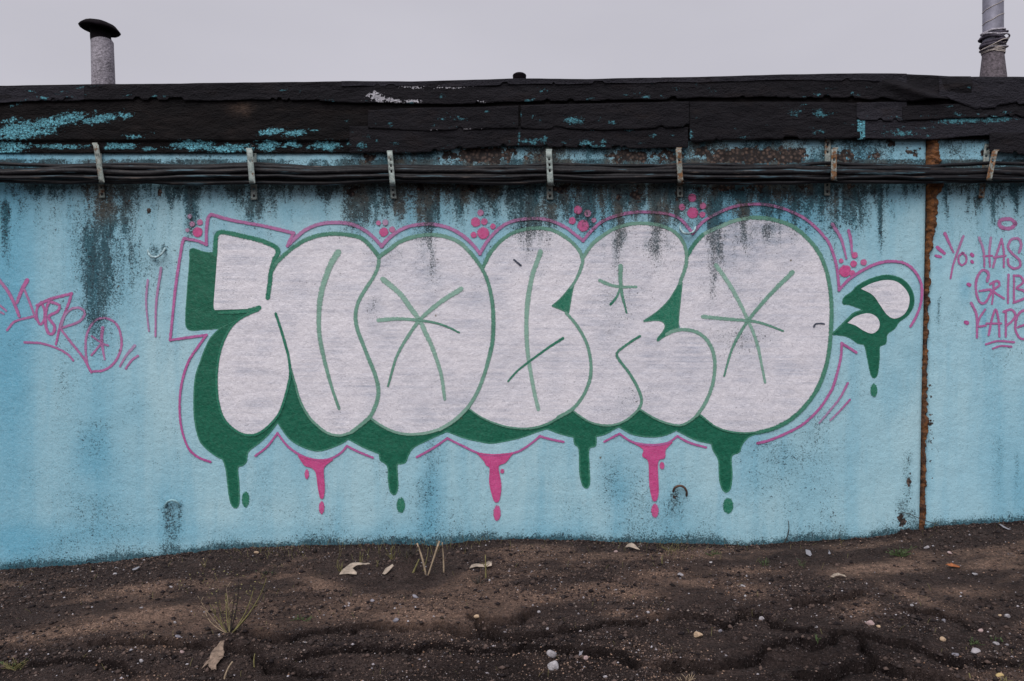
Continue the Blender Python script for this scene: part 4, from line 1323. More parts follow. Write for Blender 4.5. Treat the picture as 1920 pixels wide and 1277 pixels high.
line('star', LET['O2'], [([(1342, 498), (1366, 532), (1387, 570), (1401.5, 601), (1411, 622), (1421, 654), (1433.5, 716)], 9, 5, .38, .55), ([(1484, 511), (1440, 555), (1401.5, 601), (1378, 640), (1367, 668), (1357, 704)], 9.5, 4, .58, .8),
                          ([(1318, 593.5), (1366, 598), (1401.5, 601), (1429, 606), (1467, 620)], 8.5, 4, .5, .8)])

# --- apostrophe-like leaf shape
ap = green_fill('leaf_mark', APOS, L0 + .001, 'green leaf shape with two silver drops and one long drip')
paint_obj('leaf_edge', border(APOS, 3.4, off=L0), M_GREEN, ap)
for pts in ([(1613, 541, 1), (1633, 531), (1657, 525), (1679, 527.5), (1695, 540), (1703.5, 556), (1702, 575), (1692.5, 590), (1676, 597), (1662, 590), (1649, 572), (1635, 553)],
            [(1588, 605, 1), (1603, 593), (1625, 587), (1641, 592.6), (1648, 605), (1645, 618), (1633, 625), (1617, 619), (1603, 610)]):
    Q, fs, C = fill_mesh(pts, L1)
    paint_obj('silver_drop', [(Q, fs, 0.0, 1.0, L1 + .001)], M_SILVER, ap)

for (x, y, rx, ry) in ((461, 935.5, 6, 13), (752, 946.5, 7, 12.5), (1365, 947.5, 8.5, 13), (1637.5, 731, 5.6, 11)):
    paint_obj('green_drip_drop', disc(x, y, rx, ry, .98, L0 + .001), M_GREEN, mural)

# --- pink halo
line('pink_halo', mural, [
    ([(540, 460), (551, 437, 1), (532, 432), (490, 422.5), (437, 413), (397, 402, 1), (391, 409), (388, 434), (388, 458, 1), (370, 451), (347, 447, 1), (343, 455), (337, 491), (330.5, 535), (325.5, 582), (320, 637, 1), (342, 634), (388, 627.5, 1), (372, 650),
      (355, 676), (343, 712), (338, 752), (340.5, 797), (353, 837), (372, 856), (395, 865)], 7, 4.6, .78, .95)], M_PINK, 'pink outline stepping round the first letter')
line('pink_halo', mural, [
    ([(541, 459), (558, 443), (575, 430), (600, 420), (630, 417), (659, 420), (683, 431), (700, 444), (716, 461, 1), (732, 444), (755, 429), (778, 422), (808, 420), (840, 426.5), (867, 441), (886, 458), (900, 475, 1), (914, 452), (935, 429), (960, 415), (998, 409.5),
      (1030, 413), (1060, 426), (1080, 441), (1093, 451, 1), (1110, 431), (1131, 414), (1161, 403), (1190, 398), (1224, 398), (1254, 402), (1275, 411), (1298, 437, 1), (1317, 416), (1342, 401), (1370, 389), (1395, 384), (1429, 383), (1463, 389.5), (1492, 401), (1514, 414),
      (1535, 433), (1552, 454), (1562, 479), (1568.5, 507), (1572, 543, 1), (1590, 524), (1615, 507), (1643, 494), (1671, 489.5), (1698, 495), (1717, 513), (1726.5, 537), (1725, 567), (1717, 591), (1706, 611)], 7.5, 5.6, .72, .88)], M_PINK, 'pink outline waving along the tops of the letters')
line('pink_halo', mural, [([(1604, 660), (1577, 643, 1), (1575, 672), (1563, 718), (1555, 736), (1533, 768), (1503, 795.5), (1471, 812.5), (1440, 825), (1420, 830)], 5.5, 5.5, .85, .9)], M_PINK, 'pink outline under the large last letter')
B1 = [(480, 853.5), (501, 837), (521, 811.5, 1), (539, 834.5), (562, 851.5), (590, 861), (617, 860), (638, 849.5), (651, 835.5, 1), (672, 846), (699, 857)]
B2 = [(782, 856), (811, 840), (839, 821, 1), (866, 834.5), (901, 850), (936, 852), (971, 846), (998, 829), (1012, 817, 1), (1033, 823), (1056, 827.5)]
B3 = [(1133, 827), (1161, 812.5, 1), (1186, 828), (1220, 833.5), (1250, 830), (1269.5, 817, 1), (1292, 829), (1323, 838)]
P1 = [(560, 853, 1), (572, 871), (584, 875), (593.5, 885), (597.5, 912), (601, 930), (604, 933), (607, 930), (608.5, 912), (606.5, 881), (611, 871), (624, 861, 1), (600, 862), (580, 859)]
P2 = [(895, 849, 1), (908, 863), (912, 871), (919, 877), (918.5, 905), (926, 935), (931, 940), (936, 935), (939, 908), (934, 874), (947, 866), (961, 849, 1), (930, 852)]
P3 = [(1185, 828, 1), (1206, 841), (1205, 854), (1216, 865), (1218, 908), (1223.5, 935), (1227, 938), (1230, 936), (1233.5, 920), (1232.5, 866), (1245, 857), (1247, 842), (1260, 828, 1), (1220, 833)]
for Bc, Pc, lab, dr in ((B1, P1, 'pink scallop with a drip under the first letter', [(603.7, 950.5, 4.6, 10.5), (576, 888, 3.6, 8)]), (B2, P2, 'pink scallop with a thick drip under the third letter', [(932, 961, 6, 12.5), (941.6, 882.5, 3.4, 3.8)]),
                        (B3, P3, 'pink scallop with a long drip under the fourth letter', [(1227.6, 956.5, 6, 11.5), (1240.7, 872, 4, 6)])):
    sc_ = line('pink_scallop', mural, [(Bc, 4.6, 4.6, .9, .9)], M_PINK, lab)
    Q, fs, C = fill_mesh(Pc, L2)
    ch = [(Q, fs, 0.0, 1.0, L2 + .0002)] + ribbon(Pc, 2.6, off=L2 + .0008, closed=True)
    paint_obj('pink_drip', ch, M_PINKF, sc_)
    for d_ in dr:
        paint_obj('pink_drop', disc(*d_, .95, L2), M_PINKF, sc_)
for pts, w0, w1, o0, o1, lab in (
        ([(1588, 718), (1571, 749), (1535, 792)], 5, 4, .85, .5, 'longer pink dash at the lower right of the last letter'), ([(1592, 749), (1573, 770), (1556, 787)], 4.2, 3.6, .9, .6, 'shorter pink dash at the lower right of the last letter'),
        ([(1560, 421), (1576, 448), (1585.5, 484)], 8, 4, .75, .8, 'longer pink dash above the leaf shape'), ([(1590, 433), (1594, 450), (1596, 474)], 7, 4, .85, .8, 'shorter pink dash above the leaf shape'),
        ([(278, 525), (275, 567), (280, 620)], 5, 3.5, .62, .6, 'left one of two upright pink dashes'), ([(303, 503), (294, 567), (292.5, 630)], 6, 4, .6, .75, 'right one of two upright pink dashes')):
    line('pink_dash', mural, [(pts, w0, w1, o0, o1)], M_PINK, lab)
DOTS = [(356.7, 405.5, 4, .5), (375.7, 416.7, 5, .8), (361.3, 420, 4.5, .65), (371.5, 435, 8.2, 1), (352.4, 431.5, 3.4, .6), (710, 418, 4, .8), (723, 417, 5, .5), (719.8, 435, 7.5, .95), (735.5, 430.3, 5, .75),
        (901, 399, 5.3, .7), (892, 416.4, 7.8, .95), (908, 415.5, 5.5, .9), (924.3, 424.4, 4.6, .95), (905.9, 437, 9.8, .98), (888.3, 440.3, 5, .95), (1083.5, 393.7, 7, .95), (1101.5, 400, 6, .7), (1072.5, 413.8, 6, .95), (1093, 423, 9.5, .95),
        (1113, 412.8, 4, .7), (1278, 388.5, 5.5, .85), (1298, 399, 9.3, .98), (1317, 386.3, 5.5, .85), (1316, 402.2, 5, .9), (1297, 371, 7, .95), (1576, 489, 4, .9), (1601, 478.3, 5.3, .9), (1599, 494.6, 5.5, .95), (1618, 491.6, 5.3, .85),
        (1583.4, 508, 10, 1), (1596.4, 512, 5, .9)]
for x, y, r, o_ in DOTS:
    paint_obj('pink_dot', disc(x, y, r, r, o_, L2), M_PINKF, mural)
line('ink_dash', mural, [([(964, 487), (976, 497)], 3.6, 4, 1, 1)], M_INK, off=.0058)
line('paint_chip', mural, [([(1525, 612), (1528, 607), (1537, 606), (1544, 607)], 3.4, 3, .95, .95)], M_INK, off=.0058)

# --- small pink tag on the left
tagl = thing('graffiti_tag', 'thin pink handwritten tag ending in a large starred O, left of the silver lettering', 'graffiti', (X(120), 0, Z(610)))
tl = [
    [([(-6, 515), (2, 527), (17, 547), (30, 573), (37, 592)], 7, 6, .7, .85), ([(51.5, 526), (41, 546), (33, 567)], 9, 6, .9, .8), ([(47, 543), (57, 567), (68, 597)], 5, 5, .7, .8)],
    [([(15, 618), (30, 602), (63, 593)], 5, 5, .8, .8)],
    [([(78, 566), (70, 580), (71, 598), (77, 608), (84, 598), (84, 580), (79, 567)], 5, 5, .85, .85)],
    [([(71, 572), (97, 560), (135, 550, 1), (130, 567), (120, 593), (113, 613), (106, 645)], 6.5, 4.5, .85, .9)],
    [([(94, 562), (88, 580), (86.5, 606), (92, 624), (101, 624), (103, 610), (92, 594), (109, 583), (112, 572), (98, 566)], 6, 6, .85, .85)],
    [([(115, 613), (123, 590), (137, 578), (153, 578), (160, 588), (150, 602), (130, 610), (114, 615, 1), (133, 640), (157, 670), (172, 697)], 5, 5, .6, .85)],
    [([(172, 697), (165, 683), (161.5, 656), (164, 625), (180, 600), (203, 597), (222, 612), (228.5, 647), (217, 677), (197, 693), (173, 696)], 5, 5, .7, .85)],
    [([(193, 615), (191.5, 640), (197, 673)], 8, 4, .85, .7), ([(173, 630), (192, 643), (203, 647)], 4, 4, .75, .75), ([(191, 643), (173, 665)], 4, 4.5, .8, .8)],
    [([(48, 641.5), (77, 643), (107, 652), (127, 663), (138, 675)], 5, 4.5, .8, .8)],
    [([(253, 648), (237, 667), (226, 686)], 6, 4, .5, .7), ([(259, 667), (248, 675), (237, 690)], 5, 4.5, .75, .8)],
    [([(-4, 568), (13, 582)], 4, 4, .7, .7), ([(-4, 581), (8, 588)], 4, 4, .7, .7)]]
for nm, q in zip(('letter', 'foot_stroke', 'letter', 'letter', 'letter', 'letter', 'letter', 'star', 'underline', 'quote_mark', 'quote_mark'), tl):
    line(nm, tagl, q, M_PINK, off=.0022)

# --- handwriting on the right panel
tagr = thing('graffiti_note', 'pink handwritten list in capitals cut by the frame, right of the orange joint', 'graffiti', (X(1850), 0, Z(550)))
tr_ = {
    'halo_ring': [([(1904, 419), (1898, 426), (1886, 428), (1875, 423), (1875, 414), (1884, 410), (1896, 411), (1904, 418)], 8, 8, .8, .8)],
    'quote_mark': [([(1758, 464), (1770, 474)], 8, 7, .9, .9), ([(1755, 479), (1763, 481)], 6, 6, .9, .9)],
    'letter': [([(1772, 438), (1787, 472)], 7, 4.5, .85, .8), ([(1806, 443), (1796, 469), (1787, 496), (1782, 521)], 5.5, 4, .7, .9)],
    'letter#o': [([(1806, 474), (1798, 479), (1797, 490), (1803, 497), (1811, 491), (1811, 480), (1804, 474)], 4.5, 4.5, .85, .85)],
    'colon': [([(1822, 477), (1823, 478)], 7, 7, .95, .95), ([(1822, 490), (1823, 491)], 6, 6, .95, .95)],
    'letter#h': [([(1836, 446), (1844, 470), (1845.5, 499)], 6, 4, .55, .85), ([(1858, 446), (1855, 472), (1856, 499)], 5.5, 4, .55, .85), ([(1844, 480), (1860, 479)], 4, 4, .9, .9)],
    'letter#a': [([(1862, 500), (1869, 475), (1878, 448, 1), (1882, 472), (1882, 500)], 5, 4.5, .75, .85), ([(1864, 482), (1885, 479)], 4.5, 4.5, .8, .8)],
    'letter#s': [([(1911, 472), (1914.5, 458), (1909, 447), (1896, 449), (1890, 463), (1898, 475), (1911, 487), (1912, 499), (1901, 503), (1891, 496), (1890, 486)], 6, 5, .7, .85)],
    'bullet': [([(1816, 533), (1817, 533.5)], 8, 8, .95, .95)],
    'bullet#2': [([(1811.5, 604), (1812.5, 604.5)], 8.5, 8.5, .95, .95)],
    'letter#g': [([(1851, 526), (1853, 512), (1842, 506), (1831, 522), (1830, 547), (1837, 566), (1847, 567), (1855, 554), (1858, 543), (1837, 545)], 6, 5, .8, .85)],
    'letter#r': [([(1863, 528), (1862, 553), (1860, 569)], 4.5, 4, .85, .85), ([(1857, 532), (1870, 526), (1874, 534), (1863, 545), (1882, 559)], 5, 4.5, .85, .85)],
    'letter#i': [([(1891, 515), (1890, 542), (1890, 567)], 5, 4.5, .8, .85)],
    'letter#b': [([(1901, 517), (1901, 566)], 4.5, 4.5, .85, .85), ([(1901, 516), (1914, 518), (1918, 529), (1906, 540), (1920, 545), (1923, 557), (1901, 567)], 5, 5, .85, .85)],
    'letter#k': [([(1821, 568), (1831, 591), (1832, 632)], 6, 4.5, .8, .85), ([(1847, 580), (1836, 597), (1834, 611), (1848, 610)], 4.5, 4.5, .8, .85)],
    'letter#a2': [([(1854, 627), (1860, 597), (1867, 580), (1872.5, 602), (1874, 630)], 5, 4.5, .85, .85), ([(1850, 606), (1877, 606)], 4.5, 4, .85, .85)],
    'letter#p': [([(1886, 583), (1886, 630)], 5, 4.5, .85, .85), ([(1882, 584), (1896, 580), (1904, 590), (1897, 602), (1887, 610)], 5, 5, .85, .85)],
    'letter#c': [([(1926, 580), (1914, 584), (1906, 597), (1904, 617), (1912, 633), (1926, 636)], 5.5, 5, .85, .85), ([(1909, 613), (1926, 606)], 4.5, 4.5, .85, .85)],
    'underline': [([(1849, 645), (1871, 639), (1901, 641)], 4.5, 4.5, .85, .85), ([(1862, 653), (1877, 648), (1896, 649.5)], 4, 4, .85, .85)],
}
for nm, q in tr_.items():
    line(nm.split('#')[0], tagr, q, M_PINK, off=.0022 - .006)


# ---------------------------------------------------------------- ground
CRACKS = [
    [(889, 1150), (912, 1165), (920, 1189)], [(920, 1165), (963, 1156), (990, 1146)],
    [(640, 1189), (698, 1177), (757, 1175), (815, 1177), (873, 1193), (920, 1193), (971, 1200), (1029, 1189), (1099, 1187), (1146, 1173), (1224, 1163), (1280, 1156), (1331, 1165), (1350, 1173), (1405, 1146)],
    [(854, 1212), (920, 1220), (990, 1216), (1068, 1224), (1138, 1228), (1185, 1251)],
    [(1405, 1148), (1447, 1173), (1521, 1187)],
    [(1385, 1245), (1436, 1216), (1482, 1204), (1529, 1212), (1560, 1208), (1576, 1189), (1622, 1196), (1689, 1208), (1728, 1220), (1786, 1243), (1864, 1247), (1960, 1243)],
    [(1619, 1200), (1625, 1226), (1650, 1247), (1708, 1263), (1786, 1267)],
    [(1498, 1132), (1545, 1130), (1591, 1115), (1615, 1113)], [(1708, 1146), (1767, 1158), (1817, 1177)],
    [(187, 1208), (253, 1212), (311, 1212), (380, 1216)], [(467, 1193), (545, 1200), (640, 1183)], [(430, 1220), (500, 1240), (600, 1262)], [(560, 1232), (700, 1215), (854, 1212)], [(1250, 1255), (1385, 1245)],
    [(1640, 1240), (1590, 1262), (1500, 1272)], [(60, 1252), (160, 1240), (240, 1262)]]


def ground_low(x, Y):
    """height without the fine relief"""
    x = np.asarray(x, float)
    Y = np.asarray(Y, float)
    px = 960 + x * F / D
    h0 = ZC - (np.interp(px, BX, BY) - 638) * S
    hs = np.interp(px, [-2000, 0, 960, 1920, 4000], [-.13, -.09, 0, .03, .08])
    k = np.exp(-np.clip(-Y, 0, 50) / 0.9)
    h = h0 * k + hs * (1 - k) + .062 * np.clip(Y, -6, 0)
    return h


def px_ground(px, py, hf):
    """photo pixel -> point on the ground"""
    Y = -1.0
    for _ in range(40):
        d = D + Y
        x = (px - 960) * d / F
        h = float(hf(x, Y))
        dn = F * (ZC - h) / max(5, (py - 638))
        Y = Y * .4 + (min(dn, D - .01) - D) * .6
    return (px - 960) * (D + Y) / F, Y, float(hf((px - 960) * (D + Y) / F, Y))


CR = []
for c in CRACKS:
    q = [px_ground(x, y, ground_low)[:2] for x, y in c]
    q = np.array(q)
    # wriggle
    tt = np.linspace(0, len(q) - 1, len(q) * 5)
    q = np.stack([np.interp(tt, range(len(q)), q[:, k]) for k in (0, 1)], -1)
    q += (np.stack([fbm(q[:, 0] * 9, q[:, 1] * 9, 300, 3), fbm(q[:, 0] * 9, q[:, 1] * 9, 310, 3)], -1) - .5) * .10
    CR.append(q)


def crack_dist(x, Y):
    d = np.full(x.shape, 9.0)
    side = np.zeros(x.shape)
    for q in CR:
        bb = (x > q[:, 0].min() - .25) & (x < q[:, 0].max() + .25) & (Y > q[:, 1].min() - .25) & (Y < q[:, 1].max() + .25)
        if not bb.any():
            continue
        X_, Y_ = x[bb], Y[bb]
        dd = d[bb]
        ss = side[bb]
        for a, b2 in zip(q[:-1], q[1:]):
            ab = b2 - a
            t_ = np.clip(((X_ - a[0]) * ab[0] + (Y_ - a[1]) * ab[1]) / (ab @ ab + 1e-9), 0, 1)
            e = np.hypot(X_ - a[0] - t_ * ab[0], Y_ - a[1] - t_ * ab[1])
            m_ = e < dd
            dd[m_] = e[m_]
            ss[m_] = (Y_ - a[1] - t_ * ab[1])[m_]
        d[bb] = dd
        side[bb] = ss
    return d, side


def ground_full(x, Y):
    x = np.asarray(x, float)
    Y = np.asarray(Y, float)
    h = ground_low(x, Y)
    near = sstep(0, -.25, -np.abs(Y) * 1.0) if False else sstep(0, .3, -Y)
    u = x * .92 + Y * .35
    v = Y * 1.1 - x * .25
    h = h + (.022 * (fbm(u * 1.6, v * 3.2, 200, 4) - .5) + .018 * (fbm(u * 7, v * 11, 210, 4) - .5)) * (.25 + .75 * near)
    h = h + .016 * (fbm(x * 26, Y * 30, 220, 4, .6) - .5)
    d, side = crack_dist(x + .05 * (fbm(x * 22, Y * 22, 230, 4) - .5), Y + .06 * (fbm(x * 24, Y * 24, 235, 4) - .5))
    wd = .008 + .026 * sstep(.35, .65, fbm(x * 2.5, Y * 4, 262, 3))
    h = h - .070 * (1 - sstep(wd * .55, wd * 1.0, d)) * (.35 + .9 * fbm(x * 3, Y * 3, 260, 2)) + .020 * np.exp(-np.clip(d, 0, 9) / .10) * sstep(.0, .02, side)
    # eroded hollows at the bottom of the view
    for (cx, cy, rx, ry, dp) in ((760, 1255, .36, .15, .035), (1470, 1238, .16, .07, .035), (1000, 1262, .30, .08, .015), (420, 1265, .35, .10, .02), (1780, 1262, .25, .07, .02)):
        gx, gy = HOLL[(cx, cy)]
        h = h - dp * np.exp(-(((x - gx) / rx) ** 2 + ((Y - gy) / ry) ** 2)) * (.5 + fbm(x * 8, Y * 12, 270, 3))
    for (cx, cy, r, hh) in MOUNDS:
        gx, gy = HOLL[(cx, cy)]
        h = h + hh * np.exp(-(((x - gx) / r) ** 2 + ((Y - gy) / (r * .9)) ** 2)) * (.4 + 1.2 * fbm(x * 30, Y * 30, 275, 3))
    return h


MOUNDS = [(765, 1060, .06, .07), (500, 1072, .06, .03), (895, 1090, .05, .035), (430, 1205, .05, .02), (1690, 1035, .09, .025), (1700, 1003, .05, .03)]
HOLL = {k: px_ground(k[0], k[1], ground_low)[:2] for k in [(760, 1255), (1470, 1238), (1000, 1262), (420, 1265), (1780, 1262)] + [(m_[0], m_[1]) for m_ in MOUNDS]}

gx = np.unique(np.concatenate([-np.geomspace(3.5, 600, 26)[::-1], np.arange(-3.4, 3.4, .0105), np.geomspace(3.5, 600, 26)]))
gy = np.unique(np.concatenate([-np.geomspace(2.5, 600, 30)[::-1], np.arange(-2.3, .03, .0085), [.035, .045]]))
GX, GY = np.meshgrid(gx, gy, indexing='ij')
GH = np.where((np.abs(GX) < 6) & (GY > -4), 0, 0).astype(float)
GH = ground_full(np.clip(GX, -40, 40), GY)
fade = sstep(3, 12, np.maximum(np.abs(GX) - 3, -GY))
GH = GH * (1 - fade) + (-.30) * fade
GH[GX > 40] = GH[GX > 40]
dd, sd = crack_dist(GX + .05 * (fbm(GX * 22, GY * 22, 230, 4) - .5), GY + .06 * (fbm(GX * 24, GY * 24, 235, 4) - .5))
tn = fbm(GX * 1.5 + GY * .5, GY * 4.2 - GX * .9, 400, 5)
tan = sstep(.50, .66, tn + .10 * (fbm(GX * 12, GY * 20, 410, 3) - .5)) * sstep(-1.55, -.9, GY) + .5 * sstep(.6, .75, tn)
tan = np.clip(tan * sstep(-.02, -.20, GY) * (1 - np.exp(-(dd / .03) ** 2)), 0, 1)
TANP = [(110, 1185, 130, 14, -.22), (280, 1150, 50, 14, -.1), (240, 1108, 60, 8, -.15), (640, 1150, 70, 14, -.15), (780, 1155, 55, 12, -.1), (1020, 1122, 40, 7, 0), (1240, 1080, 50, 14, 0), (1170, 1115, 60, 8, 0),
        (1400, 1105, 40, 12, .1), (1400, 1070, 60, 6, 0), (1610, 1140, 30, 16, 0), (1720, 1120, 60, 9, .35), (1640, 1065, 70, 7, 0), (1800, 1110, 60, 8, 0), (600, 1095, 40, 12, .3), (500, 1175, 30, 8, 0), (1160, 1150, 24, 9, 0), (1220, 1150, 20, 9, 0), (1860, 1060, 60, 8, 0)]
GPX = 960 + GX * F / np.clip(D + GY, .3, None)
GPY = 638 + (ZC - GH) * F / np.clip(D + GY, .3, None)
tan = np.clip(tan * .55 + patches(GPX, GPY, [(a, b_, c_, d_, .9, e_) for a, b_, c_, d_, e_ in TANP]) * (.35 + 1.0 * fbm(GX * 14, GY * 22, 420, 3)), 0, 1)
damp_and_shade = np.clip(.75 * sstep(-1.0, -1.75, GY) * sstep(.35, .6, fbm(GX * 1.3, GY * 2, 430, 3)) + 1.1 * np.exp(-(dd / .026) ** 2) + .55 * sstep(-.12, -.01, GY), 0, 1)  # moist foreground, shade of the cracks painted in, darker strip towards the wall
m, t, b, pos, _ = material('damp_gritty_soil')
nA = t.math('MULTIPLY', t.noise(pos, 75, 5, .8, .3, .7), t.noise(pos, 9, 5, .65, .1, .62), clamp=True)
c = t.mix(nA, (0.013, 0.010, 0.010), (0.125, 0.090, 0.080))
tanc = t.mix(t.noise(pos, 110, 3, .7, .3, .7), (0.12, 0.078, 0.060), (0.46, 0.30, 0.225))
tm = t.math('MULTIPLY', t.attr('tan').outputs['Fac'], t.noise(pos, 40, 4, .7, .25, .6), clamp=True)
c = t.mix(tm, c, tanc)
c = t.mix(t.math('MULTIPLY', t.attr('damp_and_shade').outputs['Fac'], .8, clamp=True), c, t.mix(nA, (0.004, 0.003, 0.0035), (0.020, 0.015, 0.015)))
c = t.mix(t.noise(pos, 140, 1, .5, .66, .72), c, (0.12, 0.10, 0.10))
t.put(b.inputs['Base Color'], c)
b.inputs['Roughness'].default_value = .9
b.inputs['Specular IOR Level'].default_value = .06
hb = t.math('ADD', t.noise(pos, 80, 5, .8, .2, .8), t.math('MULTIPLY', t.noise(pos, 35, 4, .65, .2, .8), 2.2))
t.put(b.inputs['Normal'], t.bump(hb, .95, .012))
M_SOIL = m
o = obj('ground', np.stack([GX, GY, GH], -1).reshape(-1, 3), grid(len(gx), len(gy)), M_SOIL, attrs={'tan': tan.ravel(), 'damp_and_shade': damp_and_shade.ravel()})
tag(o, 'dark moist gritty soil with sandy patches and dry cracks', kind='structure')
# ground behind the building
v_ = [(-600, 6.3, -.35), (600, 6.3, -.35), (600, 900, -.6), (-600, 900, -.6)]
tag(obj('far_ground', v_, [(0, 1, 2, 3)], M_SOIL, attrs={'tan': [0] * 4, 'damp_and_shade': [0] * 4}), 'bare soil behind the garage', kind='structure')

# ---- gravel: loose grains too many to count
icoV = np.array([(0, 0, 1), (1, 0, 0), (0, 1, 0), (-1, 0, 0), (0, -1, 0), (0, 0, -1)], float)
icoF = np.array([(0, 1, 2), (0, 2, 3), (0, 3, 4), (0, 4, 1), (5, 2, 1), (5, 3, 2), (5, 4, 3), (5, 1, 4)])


def tan_at(x, y):
    pxx = 960 + x * F / np.clip(D + y, .3, None)
    pyy = 638 + (ZC - ground_low(x, y)) * F / np.clip(D + y, .3, None)
    b_ = patches(pxx, pyy, [(a, b2, c_, d_, 1.0, e_) for a, b2, c_, d_, e_ in TANP])
    return np.clip(b_ * (.3 + fbm(x * 14, y * 22, 420, 3)) + .45 * sstep(.5, .66, fbm(x * 1.5 + y * .5, y * 4.2 - x * .9, 400, 5)), 0, 1)


def grains(name, n, smin, smax, colours, label, pw=2.6, seed=5, ybias=1.0, nearwall=0):
    r = np.random.default_rng(seed)
    y = -2.2 * r.random(n) ** ybias - .01
    if nearwall:
        y = -np.abs(r.normal(0, nearwall, n)) - .005
    x = (r.random(n) * 2 - 1) * (D + y + .3) * .66
    s = smin + (smax - smin) * r.random(n) ** pw
    dens = fbm(x * 2.2, y * 3.5, 500, 3)
    keep = r.random(n) < np.clip(.25 + (dens - .35) * 3, .15, 1)
    x, y, s = x[keep], y[keep], s[keep]
    n = len(x)
    z = ground_full(x, y) + s * .25
    sh = (.7 + .6 * r.random((n, 1, 3))) * s[:, None, None] * np.array([1, 1, .65])
    V = icoV[None] * sh * (1 + .5 * (r.random((n, 6, 3)) - .5))
    a = r.random(n) * 6.28
    ca, sa = np.cos(a)[:, None], np.sin(a)[:, None]
    Vx = V[..., 0] * ca - V[..., 1] * sa
    Vy = V[..., 0] * sa + V[..., 1] * ca
    V = np.stack([Vx + x[:, None], Vy + y[:, None], V[..., 2] + z[:, None]], -1)
    Fc = (icoF[None] + (np.arange(n) * 6)[:, None, None]).reshape(-1, 3)
    cols = np.array([c_[0] for c_ in colours])
    p = np.array([c_[1] for c_ in colours], float)
    ci = r.choice(len(cols), n, p=p / p.sum())
    cc = cols[ci] * (.6 + .7 * r.random((n, 1)))
    if name == 'soil_grains':
        tk = (r.random(n) < tan_at(x, y) * .85)[:, None]
        cc = np.where(tk, np.array([.30, .20, .15]) * (.45 + .9 * r.random((n, 1))), cc)
    C4 = np.ones((n, 6, 4))
    C4[..., :3] = cc[:, None, :]
    o = obj(name, V.reshape(-1, 3), Fc, M_GRAIN, smooth=False, attrs={'tone': C4.reshape(-1, 4)})
    return tag(o, label, kind='stuff')


m, t, b, pos, _ = material('loose_grains')
c = t.mix(t.math('MULTIPLY', t.noise(pos, 160, 2), .3), t.attr('tone').outputs['Color'], (0.03, 0.025, 0.025))
t.put(b.inputs['Base Color'], c)
b.inputs['Specular IOR Level'].default_value = .1
b.inputs['Roughness'].default_value = .8
M_GRAIN = m
DK = [((.045, .034, .032), 5), ((.10, .07, .06), 5), ((.016, .012, .013), 3), ((.17, .12, .10), 1.6), ((.26, .23, .23), .22)]
LT = [((.34, .31, .33), 3), ((.26, .21, .19), 3), ((.42, .40, .43), 1), ((.24, .14, .09), 1)]
grains('soil_grains', 90000, .0018, .0060, DK, 'dark coarse grains loose on the soil', seed=6)
grains('gravel', 4200, .0025, .0085, LT, 'pale small gravel scattered over the soil', pw=3.5, seed=7)
grains('soil_crumbs', 14000, .004, .016, DK[:3], 'crumbs of dark earth over the soil', pw=3, seed=8)
grains('wall_foot_dirt', 6000, .002, .009, DK[:3], 'crumbled dirt banked against the foot of the wall', pw=2, seed=9, nearwall=.03)


# ---- single stones
def stone_mat(name, col, var=.35):
    return simple(name, col, .75, var, 55, bump=.5, bd=.003)


SM = {'pale': stone_mat('pale_stone', (.30, .28, .295)), 'tan': stone_mat('tan_stone', (.42, .30, .20)), 'pink': stone_mat('pinkish_stone', (.36, .26, .25)),
      'grey': stone_mat('grey_stone', (.20, .19, .22)), 'yellow': stone_mat('ochre_stone', (.42, .31, .14)), 'white': stone_mat('white_stone', (.38, .36, .375))}
import bmesh
_bm = bmesh.new()
bmesh.ops.create_icosphere(_bm, subdivisions=3, radius=1)
ISO = (np.array([v.co[:] for v in _bm.verts]), [tuple(v.index for v in f.verts) for f in _bm.faces])
_bm.free()


def stone(px, py, wpx, hpx, rot, kind, label, flat=.5, seed=0, cat='stone', name='stone'):
    gx_, gy_, gz = px_ground(px, py, ground_full)
    k = (D + gy_) / F
    V = ISO[0].copy()
    r = np.random.default_rng(seed + 900)
    for _ in range(9):      # facets: planes cut off the ball
        n = r.normal(size=3)
        n /= np.linalg.norm(n)
        d = .50 + .34 * r.random()
        s_ = V @ n
        V = V - np.clip(s_ - d, 0, None)[:, None] * n[None] * .9
    V = V * np.array([wpx / 2 * k, wpx / 2 * k * .7, hpx / 2 * k])
    c_, s_ = math.cos(rot), math.sin(rot)
    x_, z_ = V[:, 0].copy(), V[:, 2].copy()
    V[:, 0], V[:, 2] = x_ * c_ + z_ * s_, -x_ * s_ + z_ * c_
    loc = (gx_, gy_, gz + hpx / 2 * k * .55)
    o = obj(name, V + np.array(loc), ISO[1], SM[kind], origin=loc)
    return tag(o, label, cat, 'stones lying on the soil')


